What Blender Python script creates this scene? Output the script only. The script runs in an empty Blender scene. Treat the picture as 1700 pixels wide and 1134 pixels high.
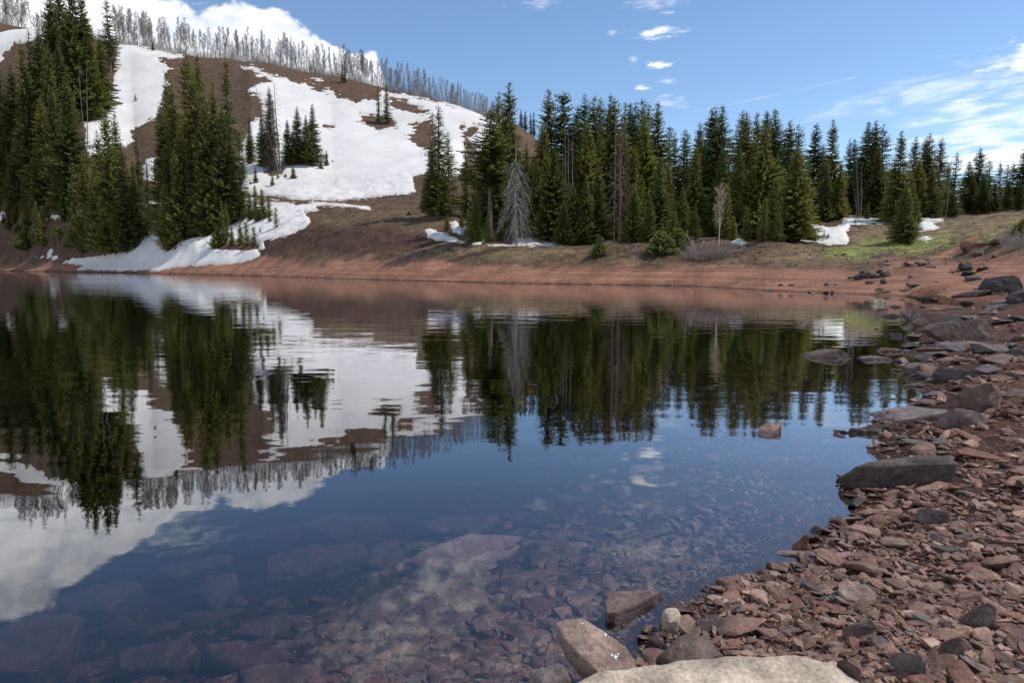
import bpy, bmesh, math, random
import numpy as np
from mathutils import Vector, noise as mnoise

# ------------------------------------------------------------------ camera
S = bpy.context.scene
COL = S.collection
PITCH = math.radians(6.34); F = 1133.3; CX = 850.0; CY = 567.0; EYE = 1.6
cp, sp_ = math.cos(PITCH), math.sin(PITCH)
cam = bpy.data.cameras.new('camera'); cam.lens = 24; cam.sensor_width = 36
cam.clip_start = 0.05; cam.clip_end = 9000
co = bpy.data.objects.new('camera', cam); COL.objects.link(co)
co.location = (0, 0, EYE); co.rotation_euler = (math.pi/2 - PITCH, 0, 0)
S.camera = co

# ------------------------------------------------------------------ light
SUN_EL = math.radians(56); SUN_AZ = math.radians(86)      # azimuth clockwise from +Y
EXPOSURE = 0.32
SKY_STRENGTH = 0.13; SUN_STRENGTH = 3.3
S.view_settings.view_transform = 'Standard'; S.view_settings.look = 'None'
S.view_settings.exposure = EXPOSURE; S.view_settings.gamma = 1
sl = bpy.data.lights.new('sun', 'SUN'); sl.energy = SUN_STRENGTH; sl.angle = math.radians(2.5); sl.color = (1, .94, .85)
so = bpy.data.objects.new('sun', sl); COL.objects.link(so)
sd_ = Vector((math.sin(SUN_AZ)*math.cos(SUN_EL), math.cos(SUN_AZ)*math.cos(SUN_EL), math.sin(SUN_EL)))
so.rotation_euler = sd_.to_track_quat('Z', 'Y').to_euler()

class NT:
    def __init__(s, tree): s.t = tree; s.n = tree.nodes; s.l = tree.links
    def node(s, typ, **kw):
        n = s.n.new(typ)
        for k, v in kw.items(): setattr(n, k, v)
        return n
    def put(s, sock, v):
        if isinstance(v, bpy.types.NodeSocket): s.l.new(v, sock)
        elif v is not None:
            if hasattr(sock, 'default_value') and hasattr(sock.default_value, '__len__') and not hasattr(v, '__len__'): v = (v,)*len(sock.default_value)
            if hasattr(v, '__len__') and hasattr(sock.default_value, '__len__') and len(sock.default_value) == 4 and len(v) == 3: v = tuple(v)+(1,)
            sock.default_value = v
    def math(s, op, a, b=None, c=None, clamp=False):
        n = s.node('ShaderNodeMath', operation=op, use_clamp=clamp)
        for i, v in enumerate((a, b, c)):
            if v is not None: s.put(n.inputs[i], v)
        return n.outputs[0]
    def vmath(s, op, a, b=None):
        n = s.node('ShaderNodeVectorMath', operation=op)
        s.put(n.inputs[0], a)
        if b is not None: s.put(n.inputs[1], b)
        return n.outputs[0]
    def mix(s, f, a, b, mode='MIX'):
        n = s.node('ShaderNodeMix', data_type='RGBA', blend_type=mode)
        s.put(n.inputs[0], f); s.put(n.inputs[6], a); s.put(n.inputs[7], b)
        return n.outputs[2]
    def noise(s, vec, scale=1, detail=4, rough=.5, lac=2, dist=0):
        n = s.node('ShaderNodeTexNoise'); s.put(n.inputs['Vector'], vec)
        for k, v in (('Scale', scale), ('Detail', detail), ('Roughness', rough), ('Lacunarity', lac), ('Distortion', dist)): s.put(n.inputs[k], v)
        return n.outputs[0]
    def ramp(s, v, lo, hi, a=0., b=1.):
        n = s.node('ShaderNodeMapRange', interpolation_type='SMOOTHSTEP')
        s.put(n.inputs[0], v); s.put(n.inputs[1], lo); s.put(n.inputs[2], hi); s.put(n.inputs[3], a); s.put(n.inputs[4], b)
        return n.outputs[0]
    def bump(s, h, strength, dist, nrm=None):
        n = s.node('ShaderNodeBump'); s.put(n.inputs['Height'], h); s.put(n.inputs['Strength'], strength); s.put(n.inputs['Distance'], dist)
        if nrm is not None: s.put(n.inputs['Normal'], nrm)
        return n.outputs[0]
    def scalev(s, v, xyz):
        return s.vmath('MULTIPLY', v, xyz)

def pix_dir(px, py):
    x = (px-CX)/F; yu = (CY-py)/F
    return np.array([x, yu*sp_+cp, yu*cp-sp_])
def pix_azel(px, py):
    d = pix_dir(px, py)
    return math.atan2(d[0], d[1]), math.atan2(d[2], math.hypot(d[0], d[1]))

# ------------------------------------------------------------------ sky
w = bpy.data.worlds.new('World'); S.world = w; w.use_nodes = True
t = NT(w.node_tree); t.n.clear()
out = t.node('ShaderNodeOutputWorld'); bg = t.node('ShaderNodeBackground')
sky = t.node('ShaderNodeTexSky', sky_type='NISHITA'); sky.sun_disc = False
sky.sun_elevation = SUN_EL; sky.sun_rotation = SUN_AZ
sky.altitude = 2600; sky.air_density = 1.2; sky.dust_density = .8; sky.ozone_density = 2.2
tc = t.node('ShaderNodeTexCoord'); D = t.vmath('NORMALIZE', tc.outputs['Generated'])
sx = t.node('ShaderNodeSeparateXYZ'); t.put(sx.inputs[0], D)
az = t.math('ARCTAN2', sx.outputs[0], sx.outputs[1]); el = t.math('ARCSINE', sx.outputs[2])
cz = t.node('ShaderNodeCombineXYZ'); t.put(cz.inputs[0], az); t.put(cz.inputs[1], t.math('MULTIPLY', el, 1.6))
P = cz.outputs[0]
n_big = t.math('SUBTRACT', t.noise(P, 9, 3, .5), .5)
n_mid = t.math('SUBTRACT', t.noise(P, 28, 6, .6, dist=.3), .5)
# the cumulus bank behind the ridge: its top as a curve of elevation over azimuth
edge = [(-400, -330), (0, -175), (60, -120), (140, -80), (215, -28), (240, -2), (262, 9), (300, 17), (330, 27), (375, 14), (402, 9), (438, 21), (478, 30), (503, 46), (515, 60), (540, 72), (560, 86), (585, 98), (600, 104), (614, 103), (624, 100), (632, 120), (650, 190), (760, 260)]
fc = t.node('ShaderNodeFloatCurve'); cv = fc.mapping.curves[0]
A0, A1 = -1.0, 0.1
pts = []
for (x, y) in edge:
    a, e = pix_azel(x, y); pts.append(((a-A0)/(A1-A0), e/0.8))
pts = [(0, pts[0][1]+.05)] + [p for p in pts if 0 < p[0] < 1] + [(1, 0)]
while len(cv.points) < len(pts): cv.points.new(.5, .5)
for p, q in zip(cv.points, pts): p.location = q; p.handle_type = 'VECTOR'
fc.mapping.update()
t.put(fc.inputs['Value'], t.math('DIVIDE', t.math('SUBTRACT', az, A0), A1-A0, clamp=True))
top = t.math('MULTIPLY', fc.outputs[0], .8)
dif = t.math('SUBTRACT', top, el)
dif = t.math('ADD', dif, t.math('MULTIPLY', n_mid, .034)); dif = t.math('ADD', dif, t.math('MULTIPLY', n_big, .02))
cum = t.ramp(dif, -.010, -.001)
cum = t.math('MULTIPLY', cum, t.math('ADD', .80, t.math('MULTIPLY', t.ramp(dif, 0, .05), .2)))
mask = cum
def blob(px, py, rx, ry, rot, amp, soft, ns, stretch=(1, 1, 1)):
    """a wispy cloud of given size (radians), lying in the sky at one direction"""
    global mask
    a, e = pix_azel(px, py) if py is not None else px
    dx = t.math('SUBTRACT', az, a); dy = t.math('SUBTRACT', el, e); c, s_ = math.cos(rot), math.sin(rot)
    u = t.math('DIVIDE', t.math('ADD', t.math('MULTIPLY', dx, c), t.math('MULTIPLY', dy, s_)), rx)
    v = t.math('DIVIDE', t.math('SUBTRACT', t.math('MULTIPLY', dy, c), t.math('MULTIPLY', dx, s_)), ry)
    r = t.math('SQRT', t.math('ADD', t.math('MULTIPLY', u, u), t.math('MULTIPLY', v, v)))
    f = t.math('ADD', t.math('SUBTRACT', 1, r), t.math('MULTIPLY', ns, 3.2))
    m = t.ramp(f, 0, soft, 0, amp)
    m = t.math('MULTIPLY', m, t.ramp(r, 2.4, 1.2))
    mask = t.math('SUBTRACT', 1, t.math('MULTIPLY', t.math('SUBTRACT', 1, mask), t.math('SUBTRACT', 1, m)))
rotv = t.node('ShaderNodeVectorRotate', rotation_type='Z_AXIS'); t.put(rotv.inputs['Vector'], P); rotv.inputs['Angle'].default_value = -.12
PS = t.scalev(rotv.outputs[0], (1, 4.0, 1))
n_w = t.math('SUBTRACT', t.noise(PS, 16, 7, .62, dist=.4), .5)
n_s = t.math('SUBTRACT', t.noise(t.scalev(P, (1, 2.2, 1)), 42, 6, .6), .5)
for b in [(1092, 53, .042, .0075, .03, .85, 1.3, n_s), (1015, 54, .010, .004, 0, .45, 1.3, n_s), (1112, 19, .018, .003, -.05, .4, 1.2, n_s),
          (1092, 106, .028, .006, 0, .85, 1.2, n_s), (1052, 98, .010, .007, 0, .5, 1.5, n_s), (1066, 145, .012, .004, 0, .7, 1.2, n_s),
          (1105, 134, .020, .006, 0, .4, 1.5, n_s), (1120, 170, .026, .008, -.1, .6, 1.5, n_s), (1105, 157, .012, .004, 0, .6, 1.5, n_s),
          (900, 5, .034, .008, 0, .35, 1.5, n_s), (262, 4, .03, .01, 0, .5, 1.5, n_s), (200, 2, .09, .03, 0, .8, 1.5, n_w),
          (1545, 150, .16, .026, .14, .85, 2.3, n_w), (1600, 180, .10, .016, .1, .4, 1.7, n_w),
          (1700, 190, .15, .055, .30, .95, 2.0, n_w), (1700, 95, .040, .020, .2, 1., 1., n_s), (1680, 262, .11, .024, 0, 1.0, 1.0, n_w),
          (1560, 232, .16, .012, .1, .45, 1.6, n_w), (1250, 165, .20, .0016, .13, .25, 1.4, n_w)]:
    blob(*b)
# clouds overhead, seen in the water only: mirror of photo pixels below the horizon
def mir(px, py):
    a, e = pix_azel(px, py); return (a, -e)
for (p, rx, ry, rot, amp, soft, ns) in [(mir(640, 1070), .16, .09, -.4, 1., 2.0, n_mid), (mir(745, 965), .10, .06, -.6, .9, 2.0, n_mid), (mir(1060, 915), .10, .016, 0, .6, 1.5, n_s),
                                (mir(1070, 845), .045, .012, 0, .5, 1.5, n_s), (mir(1065, 800), .03, .008, 0, .5, 1.5, n_s),
                                (mir(260, 890), .12, .03, .2, .45, 1.6, n_s), (mir(1000, 1500), .5, .3, .3, .8, 1.5, n_w), ((2.4, .5), .9, .35, .1, .9, 1.6, n_big), ((-2.2, .6), .8, .3, -.1, .9, 1.6, n_big),
                                ((1.4, .45), .45, .22, .2, .9, 1.5, n_w)]:
    blob(p, None, rx, ry, rot, amp, soft, ns)
shade = t.ramp(t.math('ADD', n_mid, t.math('MULTIPLY', n_big, .8)), -.25, .15)
ccol = t.mix(shade, (5.6, 6.0, 6.7), (9.0, 9.1, 9.3))
skyc = t.mix(1, sky.outputs[0], (.93, .98, 1.01), 'MULTIPLY')
t.put(bg.inputs[0], t.mix(t.math('MULTIPLY', mask, 1, clamp=True), skyc, ccol)); bg.inputs[1].default_value = SKY_STRENGTH
t.l.new(bg.outputs[0], out.inputs[0])

# ------------------------------------------------------------------ numeric helpers
def hash2(ix, iy, seed):
    h = (ix.astype(np.int64)*374761393 + iy.astype(np.int64)*668265263 + seed*982451653) & 0x7fffffff
    h = ((h ^ (h >> 13))*1274126177) & 0x7fffffff
    return ((h ^ (h >> 16)) & 0xffffff)/float(0xffffff)
def vn(x, y, seed=0):
    ix = np.floor(x); iy = np.floor(y); fx = x-ix; fy = y-iy
    fx = fx*fx*(3-2*fx); fy = fy*fy*(3-2*fy)
    a = hash2(ix, iy, seed); b = hash2(ix+1, iy, seed); c = hash2(ix, iy+1, seed); d = hash2(ix+1, iy+1, seed)
    return (a*(1-fx)+b*fx)*(1-fy)+(c*(1-fx)+d*fx)*fy - .5
def fbm(x, y, octs=4, seed=0, gain=.5):
    s = 0; a = 1
    for i in range(octs):
        s = s + a*vn(x*2**i+17.3*i, y*2**i-9.1*i, seed+i); a *= gain
    return s
def sstep(a, b, x):
    u = np.clip((x-a)/(b-a), 0, 1); return u*u*(3-2*u)
def poly_sd(x, y, poly):
    """signed distance to a polygon, negative inside"""
    d2 = np.full(np.shape(x), 1e18); ins = np.zeros(np.shape(x), bool); n = len(poly)
    for i in range(n):
        ax, ay = poly[i]; bx, by = poly[(i+1) % n]
        ex, ey = bx-ax, by-ay; L = ex*ex+ey*ey+1e-12
        u = np.clip(((x-ax)*ex+(y-ay)*ey)/L, 0, 1)
        dx = x-ax-u*ex; dy = y-ay-u*ey
        np.minimum(d2, dx*dx+dy*dy, out=d2)
        if by != ay:
            c = ((ay > y) != (by > y)) & (x < (bx-ax)*(y-ay)/(by-ay)+ax); ins ^= c
    d = np.sqrt(d2); return np.where(ins, -d, d)
def z_of(py, Y):
    yu = (CY-py)/F; return EYE + Y*(yu*cp-sp_)/(yu*sp_+cp)
def x_of(px, py, Y):
    yu = (CY-py)/F; return Y*((px-CX)/F)/(yu*sp_+cp)
def to_pix(X, Y, Z):
    dz = Z-EYE; fw = Y*cp-dz*sp_; up = Y*sp_+dz*cp; fw = np.maximum(fw, .05)
    return CX+F*X/fw, CY-F*up/fw
def gpt(px, py, z=0.):
    d = pix_dir(px, py); k = (z-EYE)/d[2]; return d[0]*k, d[1]*k

# ------------------------------------------------------------------ terrain
COLS = [(-700, 250, [(265,438),(285,385),(310,300),(345,200),(390,80),(440,10)]),
 (0, 215, [(232,437),(256,388),(282,300),(320,200),(365,95),(410,38)]),
 (130, 166, [(176,436),(190,392),(212,330),(262,190),(330,110),(402,58)]),
 (240, 143, [(151,438),(163,402),(182,365),(235,260),(310,160),(395,80)]),
 (330, 124, [(131,438),(142,402),(155,385),(210,270),(290,175),(390,99)]),
 (430, 107, [(117,430),(127,400),(150,350),(175,318),(240,215),(385,113)]),
 (560, 86, [(97,431),(112,388),(138,343),(160,329),(250,220),(358,134)]),
 (700, 73, [(82,433),(95,400),(128,350),(150,322),(235,240),(335,165)]),
 (850, 62.5, [(69,436),(78,409),(92,399),(125,360),(200,275),(310,212)]),
 (1000, 58.5, [(63,437),(69,414),(80,403),(120,393),(200,365),(300,325)]),
 (1150, 54, [(59,437),(65,414),(71,402),(100,397),(160,388),(300,378)]),
 (1270, 44, [(53,439),(59,414),(64,402),(75,400),(120,394),(300,382)]),
 (1400, 39, [(48,447),(56,421),(61,406),(72,378),(84,362),(250,356)]),
 (1500, 35.5, [(45,446),(55,416),(61,403),(69,384),(85,364),(250,356)]),
 (1600, 24, [(35,472),(46,432),(54,398),(64,378),(82,360),(250,354)]),
 (1700, 24, [(32,466),(39,424),(44,403),(52,387),(76,357),(250,350)]),
 (2400, 24, [(32,440),(39,410),(44,395),(52,380),(76,350),(250,340)])]
CT = np.array([(c[0]-CX)/F for c in COLS])
KY = []; KZ = []
for px, ys, L in COLS:
    z0 = 0.0 if px < 1590 else .55
    KY.append([ys]+[a for a, b in L]+[L[-1][0]+120, 3500]); KZ.append([z0]+[z_of(b, a) for a, b in L])
    KZ[-1] += [KZ[-1][-1]-6 if px < 1050 else KZ[-1][-1]+1, KZ[-1][-1]-10 if px < 1050 else KZ[-1][-1]+6]
KY = np.array(KY); KZ = np.array(KZ)
def col_height(X, Y):
    Ys = np.maximum(Y, 1.0); tt = np.clip(X/Ys, CT[0], CT[-1])
    i = np.clip(np.searchsorted(CT, tt)-1, 0, len(CT)-2)
    u = (tt-CT[i])/(CT[i+1]-CT[i])
    z = np.zeros_like(Ys); lv = np.zeros_like(Ys)
    K = KY.shape[1]
    ky = [KY[i, k]*(1-u)+KY[i+1, k]*u for k in range(K)]; us = u*u*(3-2*u)*.4+u*.6
    kz = [KZ[i, k]*(1-us)+KZ[i+1, k]*us for k in range(K)]
    for k in range(K-1):
        m = (Ys >= ky[k]) & (Ys <= ky[k+1]) if k < K-2 else Ys >= ky[k]
        h = np.maximum(ky[k+1]-ky[k], .01); v = (Ys-ky[k])/h; v = np.clip(v, 0, 1)
        s0 = (kz[k+1]-kz[k])/h
        sp = (kz[k]-kz[k-1])/np.maximum(ky[k]-ky[k-1], .01) if k > 0 else s0
        sn = (kz[k+2]-kz[k+1])/np.maximum(ky[k+2]-ky[k+1], .01) if k < K-2 else s0
        def lim(a, b): return np.where(a*b <= 0, 0, 2*a*b/np.where(np.abs(a+b) < 1e-9, 1e-9, a+b))
        m0 = lim(sp, s0); m1 = lim(s0, sn); v2 = v*v; v3 = v2*v
        zz = (2*v3-3*v2+1)*kz[k]+(v3-2*v2+v)*h*m0+(-2*v3+3*v2)*kz[k+1]+(v3-v2)*h*m1
        z = np.where(m, zz, z); lv = np.where(m, k+v, lv)
    return z, lv, ky[0]
def ray_far(px):
    tt = (px-CX)/F; return float(np.interp(tt, CT, KY[:, 0]))
far = []
for px in [-600, -300, 0, 65, 130, 185, 240, 285, 330, 380, 430, 495, 560, 630, 700, 775, 850, 925, 1000, 1075, 1150, 1210, 1270, 1335, 1400, 1450, 1500]:
    Y = ray_far(px); far.append((Y*(px-CX)/F*.994, Y))
near_px = [(1555, 494), (1592, 495), (1560, 500), (1520, 505), (1508, 512), (1522, 522), (1530, 534), (1520, 552), (1528, 572), (1500, 590), (1522, 602),
 (1510, 622), (1535, 645), (1530, 663), (1480, 690), (1440, 708), (1462, 728), (1440, 748), (1462, 768), (1425, 792), (1398, 806), (1432, 848), (1398, 868), (1352, 895), (1360, 925),
 (1300, 950), (1235, 962), (1180, 975), (1175, 990), (1125, 1012), (1140, 1040), (1085, 1052), (1078, 1085), (1058, 1112), (960, 1150), (905, 1200)]
near = [gpt(a, b) for a, b in near_px]
LAKE = far+near+[(-.1, 1.3), (-.9, .3), (-2.0, -1.0), (-5, -4), (-30, -25), (-150, -60), (-380, 0), (-430, 180)]
def height(X, Y, detail=True):
    X = np.asarray(X, float); Y = np.asarray(Y, float)
    sd = poly_sd(X, Y, LAKE)
    zc, lv, ysh = col_height(X, Y)
    land = np.maximum(sd, 0)
    r = np.hypot(X, Y)
    zn = 1.6*(1-np.exp(-.15*land/1.6))
    wf = sstep(22, 31, Y)
    z = zn*(1-wf)+np.maximum(zc, .0)*wf
    far_m = (Y > ysh) & (X/np.maximum(Y, 1) < .64) & (Y > 30)
    z = np.where(sd > 0, z, 0)
    inn = np.maximum(-sd, 0)
    bed = -(.06*inn+.15*np.minimum(inn, 5)*sstep(2.2, -.5, X)+.16*np.maximum(inn-5, 0)*sstep(6, 30, inn))
    bed = np.maximum(bed, -7)
    z = np.where(sd > 0, z, bed)
    if detail:
        s = sstep(0, 6, np.abs(sd))
        z = z + s*np.clip(Y/120, 0, 1)*(1.1*fbm(X/18, Y/18, 3, 3)+.55*fbm(X/2.6, Y/2.6, 4, 9, .6)*sstep(220, 140, Y)*sstep(.7, 1.5, lv))*(sd > 0)
        z = z + .05*fbm(X/.5, Y/.5, 3, 21)*sstep(0, .4, np.abs(sd))*np.clip(12/(r+1), 0, 1)
        z = z + .10*fbm(X/2.0, Y/2.0, 3, 22)*sstep(0, 2., np.abs(sd))*np.clip(Y/12, 0, 1)
    return z
def hz(x, y): return float(height(np.array([x]), np.array([y]))[0])
def on_ground(px, py, y0=6, y1=600):
    """where the line of sight through a photo pixel meets the ground"""
    d = pix_dir(px, py); Ys = np.exp(np.linspace(math.log(y0), math.log(y1), 700)); k = Ys/d[1]
    z = EYE+d[2]*k; g = height(d[0]*k, Ys); h = np.where(z <= g)[0]
    if len(h) == 0: return None
    i = h[0]; return d[0]*k[i], Ys[i], float(g[i])

def mesh_grid(X, Y, Z, keep=None):
    nr, nc = X.shape
    co = np.stack([X, Y, Z], -1).reshape(-1, 3)
    idx = np.arange(nr*nc).reshape(nr, nc)
    q = np.stack([idx[:-1, :-1], idx[:-1, 1:], idx[1:, 1:], idx[1:, :-1]], -1).reshape(-1, 4)
    if keep is not None:
        kq = keep.reshape(-1)[q].any(1); q = q[kq]
        used = np.zeros(len(co), bool); used[q.reshape(-1)] = True
        rm = np.cumsum(used)-1; co = co[used]; q = rm[q]
        return co, q, used
    return co, q, None
def make_mesh(name, co, faces, nv, mats=(), attrs=None, smooth=True):
    """faces: flat (M, nv) index array"""
    me = bpy.data.meshes.new(name)
    me.vertices.add(len(co)); me.vertices.foreach_set('co', np.asarray(co, np.float32).reshape(-1))
    M = len(faces); me.loops.add(M*nv); me.polygons.add(M)
    me.loops.foreach_set('vertex_index', np.asarray(faces, np.int32).reshape(-1))
    me.polygons.foreach_set('loop_start', np.arange(0, M*nv, nv, dtype=np.int32))
    me.polygons.foreach_set('loop_total', np.full(M, nv, np.int32))
    me.polygons.foreach_set('use_smooth', np.full(M, smooth))
    for m in mats: me.materials.append(m)
    for k, v in (attrs or {}).items():
        a = me.color_attributes.new(k, 'FLOAT_COLOR', 'POINT')
        v = np.asarray(v, np.float32)
        if v.shape[1] == 3: v = np.concatenate([v, np.ones((len(v), 1), np.float32)], 1)
        a.data.foreach_set('color', v.reshape(-1))
    me.update(calc_edges=True); me.validate()
    return me
def link(name, me, parent=None, loc=(0, 0, 0)):
    o = bpy.data.objects.new(name, me); COL.objects.link(o); o.parent = parent; o.location = loc; return o
def tag(o, label=None, cat=None, group=None, kind=None):
    if label: o['label'] = label
    if cat: o['category'] = cat
    if group: o['group'] = group
    if kind: o['kind'] = kind
    return o

def mat(name):
    m = bpy.data.materials.new(name); m.use_nodes = True; t = NT(m.node_tree)
    b = t.n['Principled BSDF']; return m, t, b

# ground material: a colour per place, broken up by noise
mg, t, b = mat('ground')
at = t.node('ShaderNodeAttribute', attribute_name='col'); geo = t.node('ShaderNodeNewGeometry'); pos = geo.outputs['Position']
at2 = t.node('ShaderNodeAttribute', attribute_name='reg')
sep = t.node('ShaderNodeSeparateColor'); t.put(sep.inputs[0], at2.outputs[0])
n1 = t.noise(pos, .35, 6, .65); n2 = t.noise(pos, 3.2, 5, .7); n3 = t.noise(pos, 28, 4, .6)
v1 = t.ramp(n1, .3, .7, .72, 1.3); v2 = t.ramp(n2, .28, .72, .55, 1.5)
c = t.mix(1, at.outputs[0], v1, 'MULTIPLY')
nm_ = t.noise(pos, 1.1, 5, .7)
c = t.mix(t.math('SUBTRACT', 1, t.math('MULTIPLY', sep.outputs[0], .8)), c, t.mix(1, c, t.ramp(nm_, .32, .68, .55, 1.45), 'MULTIPLY'))
flat = sep.outputs[0]   # 1 on the smooth red drawdown band
v2m = t.math('ADD', t.math('MULTIPLY', v2, t.math('SUBTRACT', 1, t.math('MULTIPLY', flat, .75))), t.math('MULTIPLY', flat, .75))
c = t.mix(1, c, v2m, 'MULTIPLY')
c = t.mix(1, c, t.ramp(n3, .3, .7, .7, 1.3), 'MULTIPLY')
# water-level lines on the red band
sz = t.node('ShaderNodeSeparateXYZ'); t.put(sz.inputs[0], pos)
ln = t.noise(t.scalev(pos, (.03, .03, 9)), 1, 4, .7)
c = t.mix(flat, c, t.mix(1, c, t.ramp(ln, .3, .7, .68, 1.28), 'MULTIPLY'))
# scattered pale stones and dead stalks
vor = t.node('ShaderNodeTexVoronoi'); t.put(vor.inputs['Vector'], pos); vor.inputs['Scale'].default_value = 1.4
dots = t.math('MULTIPLY', t.ramp(vor.outputs['Distance'], .16, .08), t.ramp(t.noise(pos, .25, 3), .48, .62))
dots = t.math('MULTIPLY', dots, sep.outputs[2])
c = t.mix(dots, c, (.26, .19, .15))
# submerged or wet ground is darker
wet = t.ramp(sz.outputs[2], .02, .10, .55, 1.)
c = t.mix(1, c, wet, 'MULTIPLY')
b.inputs['Roughness'].default_value = .9; b.inputs['Specular IOR Level'].default_value = .2
t.put(b.inputs['Base Color'], c)
h = t.math('ADD', t.math('MULTIPLY', n2, 1.0), t.math('MULTIPLY', n3, .12))
nb = t.bump(h, .8, .35)
t.put(b.inputs['Normal'], nb)

def lin(r, g, b_):
    return np.array([((c/255+.055)/1.055)**2.4 if c > 10 else c/255/12.92 for c in (r, g, b_)])
C_RED = lin(141, 102, 82); C_REDD = lin(112, 80, 64); C_BROWN = lin(88, 68, 55); C_DUFF = lin(82, 68, 52); C_OLIVE = lin(118, 103, 75)
C_GREEN = lin(116, 124, 62); C_GRAV = lin(80, 54, 43); C_MUD = lin(96, 74, 64)
GREEN = [(1375, 416), (1430, 404), (1500, 402), (1560, 398), (1600, 396), (1625, 390), (1690, 378), (1760, 372), (1760, 390), (1650, 396), (1610, 405), (1575, 413), (1500, 421), (1420, 424), (1395, 420)]
PATH = [(1545, 440), (1575, 425), (1600, 410), (1615, 398), (1640, 388), (1636, 386), (1608, 394), (1588, 408), (1560, 420), (1525, 432)]
FRONT = [(430, 400), (500, 378), (600, 372), (690, 385), (730, 404), (700, 418), (600, 424), (430, 428)]
OLIVE = [(690, 405), (820, 408), (960, 408), (1010, 425), (1150, 440), (1250, 425), (1330, 405), (1400, 405), (1420, 385), (1560, 362), (1720, 350), (1720, 395), (1600, 412), (1480, 430), (1300, 436), (1080, 437), (960, 428), (820, 430), (690, 425)]
MOUND = [(520, 360), (600, 348), (690, 348), (720, 372), (690, 385), (560, 385), (480, 398)]
def ground_cols(X, Y, Z):
    sd = poly_sd(X, Y, LAKE); zc, lv, ysh = col_height(X, Y); px, py = to_pix(X, Y, Z)
    nz = fbm(X/6, Y/6, 4, 5); nz2 = fbm(X/1.5, Y/1.5, 3, 6)
    c = np.tile(C_BROWN, (len(X), 1))
    def over(c, col, w): return c*(1-w[:, None])+col*w[:, None]
    c = over(c, C_DUFF, sstep(-.2, .3, nz)*.7)
    f = (Y > 20)
    c = over(c, C_OLIVE, sstep(14, -14, poly_sd(px, py, OLIVE)+nz*30)*f*.85)
    c = over(c, C_OLIVE*.7, sstep(14, -14, poly_sd(px, py, MOUND)+nz*40)*f*.5)
    c = over(c, lin(68, 49, 40), sstep(8, -8, poly_sd(px, py, FRONT)+nz*20)*f*.95)
    redw = sstep(1.20, .72, lv+nz*.40+nz2*.35)*(Y > 26)
    redw = np.maximum(redw, sstep(2.3, 1.6, lv+nz*.5)*(Y > 22)*sstep(1420, 1560, px+nz2*60))
    c = over(c, C_RED, redw)
    c = over(c, C_REDD, redw*sstep(.2, .0, lv)*.6)
    c = over(c, C_GREEN, sstep(9, -9, poly_sd(px, py, GREEN)+nz*14+nz2*12-2)*f*.9)
    c = over(c, C_RED, sstep(3, -3, poly_sd(px, py, PATH)+nz2*4)*f*.9)
    nearw = sstep(30, 20, Y)*(sd > -3)
    c = over(c, C_GRAV, nearw)
    uw = (sd < 0); c = np.where(uw[:, None] & (Y[:, None] > 12), C_MUD*.5, c)
    return c, np.stack([np.clip(redw, 0, 1)*(1-nearw), uw*1., f*(1-redw)], -1)

def polar(th0, th1, dth, r0, r1, k):
    th = np.radians(np.arange(th0, th1+1e-6, dth)); r = np.exp(np.arange(math.log(r0), math.log(r1), k))
    T, R = np.meshgrid(th, r); return R*np.sin(T), R*np.cos(T)
thv = np.concatenate([np.arange(-180, -50, 3), np.arange(-50, 50, .13), np.arange(50, 180.1, 3)])
rv = np.exp(np.concatenate([np.arange(math.log(.3), math.log(3200), .0125), [math.log(3600)]]))
T_, R_ = np.meshgrid(np.radians(thv), rv); GX, GY = R_*np.sin(T_), R_*np.cos(T_)
sh = GX.shape; GZ = height(GX.ravel(), GY.ravel()).reshape(sh)
gco, gq, _ = mesh_grid(GX, GY, GZ)
gcol, greg = ground_cols(gco[:, 0], gco[:, 1], gco[:, 2])
gm = make_mesh('ground', gco, gq[:, ::-1], 4, [mg], {'col': gcol, 'reg': greg})
tag(link('ground', gm), kind='structure')

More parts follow.
